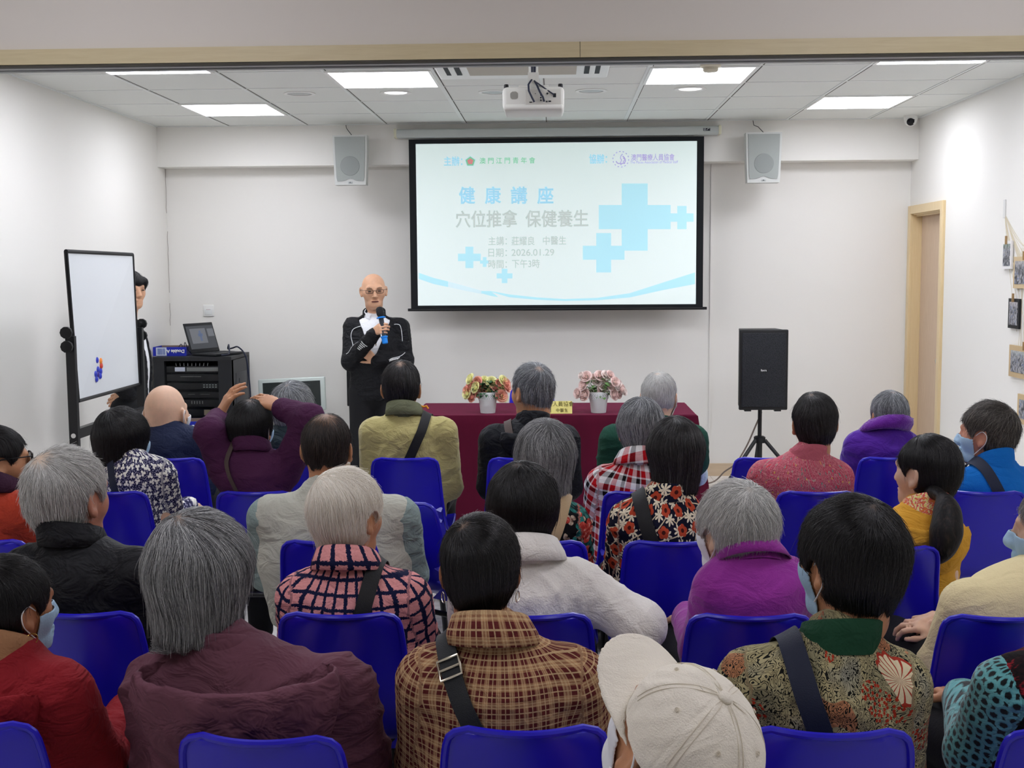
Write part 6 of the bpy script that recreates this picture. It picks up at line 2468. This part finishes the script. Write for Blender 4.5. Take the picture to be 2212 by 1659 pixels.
# ------------------------------------------------------------------ standing people
def standing(label, root, yaw, Hw, hs, hrot, shoulders, hipz, arms, hands, jacket_mat, hemz, skin, trous, sw, depth=1., vcut=None, vx=.007, seed=40, wide=1.):
    """root: point between the feet; +y of the local frame is the front"""
    Rw = rotz(yaw)
    L = lambda p: (np.array(p, float) - root) @ Rw
    Hc = L(Hw)
    RH = Rw.T @ hrot
    wv = np.array([wide, 1., 1.])
    toL = lambda P: (P * hs * wv) @ RH.T + Hc
    toH = lambda P: ((P - Hc) @ RH) / hs / wv
    zs = shoulders
    hb = toL(np.array([[0, -.027, -.095]]))[0]
    nb = np.array([0, -.015, zs + .01])
    A = {s: [L(p) for p in arms[s]] for s in arms}
    to = [(ell((0, 0, hipz), (sw * .80, .125 * depth, .15)), 0), (ell((0, .012, hipz + .2), (sw * .80, .125 * depth, .22)), .06), (ell((0, -.005, zs - .17), (sw * .84, .118 * depth, .17)), .06),
          (cap((-(sw - .08), -.012, zs - .055), (sw - .08, -.012, zs - .055), .056), .05), (cap((0, -.015, zs - .06), nb + (hb - nb) * .25, .088, .058), .06)]
    tf = uni2(to)

    def limbs(r0, r1, r2):
        return [uni2([(cap(a[0], a[1], r0, r1), 0), (cap(a[1], a[2], r1, r2), .03)]) for a in A.values()]
    af = limbs(.045, .037, .029)
    legs = []
    for s in (-1, 1):
        legs += [(cap((s * .085, 0, hipz - .05), (s * .095, .01, hipz * .52), .072, .052), .03), (cap((s * .095, .01, hipz * .52), (s * .10, -.01, .08), .05, .034), .02), (cap((s * .10, -.01, .045), (s * .12, .11, .035), .032, .027), .02)]
    hn = []
    for hd in hands:
        hn += hand(L(hd['w']), Rw.T @ np.array(hd['d'], float), Rw.T @ np.array(hd['n'], float), hd['side'], hd['curl'], hd.get('s', .95), hd.get('thumb', .5), hd.get('tcurl', .4), hd.get('spread', .03))
    inner = uni2([(ell((0, 0, hipz), (sw * .7, .10 * depth, .13)), 0), (ell((0, 0, hipz + .25), (sw * .68, .095 * depth, .25)), .05), (ell((0, -.01, zs - .15), (sw * .72, .09 * depth, .14)), .05)] + [(a, .03) for a in af] + legs)
    nk = cap(nb - np.array([0, 0, .05]), hb, .055 * hs, .050 * hs)
    hf = uni2(hn)

    def bf(P):
        d = sm(inner(P), nk(P), .03)
        d = sm(d, HEAD(toH(P)) * hs, .014)
        return sm(d, hf(P), .008)
    pts = np.array([Hc + .17, Hc - .17, [sw, .3, 0], [-sw, -.2, 0]] + [q + e for a in A.values() for q in a for e in (.14, -.14)])
    V, Q = sdf_mesh(bf, np.maximum(pts.min(0), [-9, -9, -.0]), pts.max(0), .0045)
    body = np_mesh('person', V, Q, SKIN[skin])
    body.location = root
    body.rotation_euler = (0, 0, yaw)
    tag(body, label, 'person')
    ga = limbs(.066, .060, .046)

    def full(P):
        d = tf(P) - .006
        for a in ga:
            d = sm(d, a(P), .03)
        return d

    def jf_(P):
        d = tf(P) - .006
        if vcut:
            z0, k = vcut
            wedge = np.maximum(np.abs(P[:, 0] + .004) - (P[:, 2] - z0) * k, .02 - P[:, 1])
            d = smx(d, -wedge, .006)
        for a in ga:
            d = sm(d, a(P), .02)
        return d
    p_ = np.array([[sw + .05, .26, hemz], [-sw - .05, -.2, zs + .1]] + [q for a in A.values() for q in a])
    l2, h2 = p_.min(0) - .08, p_.max(0) + .08
    l2[2] = hemz
    V, Q = sdf_mesh(jf_, l2, h2, vx)
    V = V + grad(jf_, V) * (wrinkle(V, .004, seed) * np.clip((V[:, 2] - hemz) / .05, 0, 1))[:, None]
    jk = np_mesh('jacket', V, Q, jacket_mat, body)
    sf = lambda P: tf(P) + .006
    V, Q = sdf_mesh(sf, (-sw, -.2, hemz + .03), (sw, .25, zs + .05), .009)
    np_mesh('shirt', V, Q, FAB['whiteshirt'], body)
    tl = []
    for s in (-1, 1):
        tl += [(cap((s * .085, 0, hipz - .02), (s * .095, .01, hipz * .5), .10, .078), .03), (cap((s * .095, .01, hipz * .5), (s * .10, -.01, .07), .078, .065), .03)]
    V, Q = sdf_mesh(uni2([(ell((0, 0, hipz), (sw * .77, .12 * depth, .13)), 0)] + tl), (-.3, -.2, .03), (.3, .25, hipz + .15), .01)
    np_mesh('trousers', V, Q, trous, body)
    for s in (-1, 1):
        V, Q = sdf_mesh(cap((s * .10, -.02, .045), (s * .125, .13, .036), .043, .036), (s * .11 - .09, -.1, .004), (s * .11 + .09, .22, .12), .01)
        np_mesh('shoe', V, Q, M_shoe, body)
    return dict(body=body, toL=toL, L=L, full=full, jf=jf_, hb=hb, nb=nb, hs=hs, zs=zs, jk=jk)


SYp = 8.12
root = np.array([at(812, 900, SYp)[0], SYp, 0.])
pc = at(808, 592, SYp)
hs = .955
Hw = np.array([pc[0], SYp - .03, pc[2] - .117 * hs])
A_ = lambda px, py, dy: at(px, py, SYp + dy)
mic0, mic1 = A_(820, 668, -.305), A_(832, 740, -.335)
s_info = standing('bald speaker in glasses and black zip jacket holding a microphone, left of the burgundy table', root, PI + .10, Hw, hs, rotz(PI + .22) @ rotx(-.06) @ roty(.03), float(at(812, 688, SYp)[2]), .80,
                  {1: (A_(763, 706, .0), A_(758, 781, -.09), A_(808, 722, -.27)), -1: (A_(864, 706, .0), A_(874, 779, -.03), A_(814, 781, -.155))},
                  [dict(w=A_(809, 717, -.275), d=(.60, -.72, .30), n=(-.75, -.60, .05), side=-1, curl=(.85, .85, .85, .85), thumb=.2, tcurl=.7, s=.9),
                   dict(w=A_(812, 781, -.16), d=(-.62, .0, .55), n=(.1, -.97, .0), side=-1, curl=(.3, .3, .3, .3), thumb=.55, tcurl=.1, s=.9)],
                  FAB['black'], .735, 'light', M_trouser['black'], .218, 1.02, (1.03, .42), wide=1.12)
bd = s_info['body']
up = s_info['hb'] - s_info['nb']
up = up / np.linalg.norm(up)
collar('shirt_collar', s_info['nb'] + up * .02, up * .5 + np.array([0, .06, .5]), 'fold', .058, .042, FAB['whiteshirt'], bd, .020, .35)
collar('jacket_collar', s_info['nb'] + up * .006, up * .5 + np.array([0, .04, .5]), 'stand', .072, .058, FAB['black'], bd, .022, 1.0)
glasses(s_info, M_lens, plain('glasses_frame', '3a2f2a', .4), .046, .027, .001, .0015, .108)
tH = s_info['toL']
for s in (-1, 1):
    V, Q = sdf_mesh(ell((s * .031, .0965, .003), (.0115, .0065, .0042)), (s * .031 - .02, .08, -.01), (s * .031 + .02, .11, .015), .0018)
    np_mesh('eye', tH(V), Q, M_lash, bd)
    B().tube([tuple(p) for p in tH(np.array([(s * .017, .1005, .024), (s * .032, .099, .0285), (s * .047, .089, .024)]))], .0022, seg=6).obj('eyebrow', plain('brow_grey', '8a7464', .8) if 'brow_grey' not in bpy.data.materials else bpy.data.materials['brow_grey'], bd)
V, Q = sdf_mesh(ell((0, .0985, -.0708), (.024, .0055, .0055)), (-.03, .08, -.09), (.03, .12, -.05), .0018)
np_mesh('mouth', tH(V), Q, plain('mouth_dark', '5a2c28', .5), bd)
M_pipe = plain('piping_white', 'd9dcdc', .6)


def line_on(name, pxs, w, mat, i, dy=-.16, n=24, th=.0012):
    pts = [i['L'](A_(px, py, dy)) for px, py in pxs]
    return ribbon(name, i['jf'], [tuple(p) for p in pts], w, .0035, mat, i['jk'], th, n)[0]


line_on('piping', [(778, 690), (757, 700), (748, 718), (753, 738), (757, 752)], .004, M_pipe, s_info)
line_on('piping', [(790, 735), (775, 745), (760, 760), (744, 763)], .004, M_pipe, s_info)
line_on('piping', [(846, 688), (862, 696), (870, 712), (871, 735)], .004, M_pipe, s_info)
line_on('piping', [(882, 755), (868, 763), (852, 770), (840, 778)], .004, M_pipe, s_info)
for k in range(5):
    line_on('sleeve_stripe', [(770 + k * 4.6, 752 - k * 3.6), (778 + k * 4.2, 756 - k * 3.8)], .006, M_pipe, s_info, -.24, 8)
for k in range(6):
    line_on('sleeve_stripe', [(843 + k * 4.2, 781 - k * 1.7), (848 + k * 4.2, 774 - k * 1.7)], .006, M_pipe, s_info, -.17, 8)
zp = s_info['L'](A_(820, 745, -.19))
for _ in range(12):
    zp = zp - grad(s_info['jf'], zp[None])[0] * (s_info['jf'](zp[None])[0] - .006) * .8
B().rbox((0, 0, 0), (.008, .004, .028), .002, M=Matrix.Translation(zp)).obj('zip_pull', M_steel, s_info['jk'])
# microphone in the hand: a thing of its own
mc = (mic0 + mic1) / 2
mq = Vector(mic0 - mic1).to_track_quat('Z', 'Y').to_matrix().to_4x4()
mi = empty('microphone', tuple(mc), 0, 'black handheld microphone with bright blue rings held by the speaker', 'microphone')
Lm = float(np.linalg.norm(mic0 - mic1))
for nm, prof, mt in (('mic_handle', [(.012, -Lm / 2 + .03), (.0145, -Lm / 2 + .05), (.0165, Lm / 2 - .055), (.018, Lm / 2 - .05)], plain('mic_grey', '3b3f46', .35)),
                     ('mic_grille', [(.018, Lm / 2 - .052), (.0245, Lm / 2 - .035), (.026, Lm / 2 - .012), (.024, Lm / 2 + .004), (.015, Lm / 2 + .014), (.003, Lm / 2 + .017)], plain('mic_grille', '17181b', .5, bump=.8, bscale=500)),
                     ('blue_ring', [(.019, Lm / 2 - .062), (.030, Lm / 2 - .060), (.030, Lm / 2 - .054), (.019, Lm / 2 - .050)], plain('mic_blue', '1f83e0', .35)),
                     ('blue_end', [(.0145, -Lm / 2 - .008), (.0185, -Lm / 2 - .004), (.0195, -Lm / 2 + .03), (.0235, -Lm / 2 + .034), (.0235, -Lm / 2 + .042), (.014, -Lm / 2 + .045)], bpy.data.materials.get('mic_blue_b') or plain('mic_blue_b', '1f83e0', .35))):
    B().lathe(prof, M=mq, seg=24).obj(nm, mt, mi)

# the person behind the whiteboard
HY = 7.22
root = np.array([at(281, 700, HY)[0], HY, 0.])
pc = at(284, 586, HY)
b_info = standing('person in a black jacket and white shirt standing behind the whiteboard', root, -PI / 2 - .08, np.array([pc[0] + .004, HY - .02, pc[2] - .13 * .9]), .90, rotz(PI + .85), 1.27, .80,
                  {1: (root + np.array([-.01, -.12, 1.21]), root + np.array([-.01, -.17, .95]), np.array(at(278, 856, HY - .13))), -1: (root + np.array([-.01, .12, 1.21]), root + np.array([-.01, .15, .95]), root + np.array([0, .14, .74]))},
                  [dict(w=at(276, 858, HY - .13), d=(-.75, .1, -.1), n=(.1, -.9, .35), side=-1, curl=(.3, .3, .3, .3)), dict(w=root + np.array([0, .14, .73]), d=(.1, -.1, -1), n=(1, 0, 0), side=1, curl=(.3, .3, .3, .3))],
                  FAB['black'], .66, 'light', M_trouser['black'], .165, .78, (.60, .055), seed=44)
hf0_ = hair_sdf('short', .016)
fr_ = uni([cap((-.055, .06, .062), (0, .078, .055), .026), cap((0, .078, .055), (.055, .06, .062), .026), cap((-.072, .03, .04), (-.055, .06, .05), .02), cap((.072, .03, .04), (.055, .06, .05), .02)], .02)
hf = lambda P: sm(hf0_(P), fr_(P), .02)
V, Q = sdf_mesh(hf, (-.14, -.17, -.17), (.14, .13, .16), .005)
# a fringe over the forehead
ho = np_mesh('hair', b_info['toL'](V), Q, HAIR['black'][0], b_info['body'], flt={'whorl': np.ones(len(V))})
grow_strands('hair_strands', hf, V, Q, ho, HAIR['black'][1], b_info['toL'], 3000, .08, (0, -.04, .115), .0005, 77, 'short', messy=.008)
for s in (-1, 1):
    V, Q = sdf_mesh(ell((s * .031, .0965, .003), (.012, .0065, .004)), (s * .031 - .02, .08, -.01), (s * .031 + .02, .11, .015), .0018)
    np_mesh('eye', b_info['toL'](V), Q, M_lash, b_info['body'])
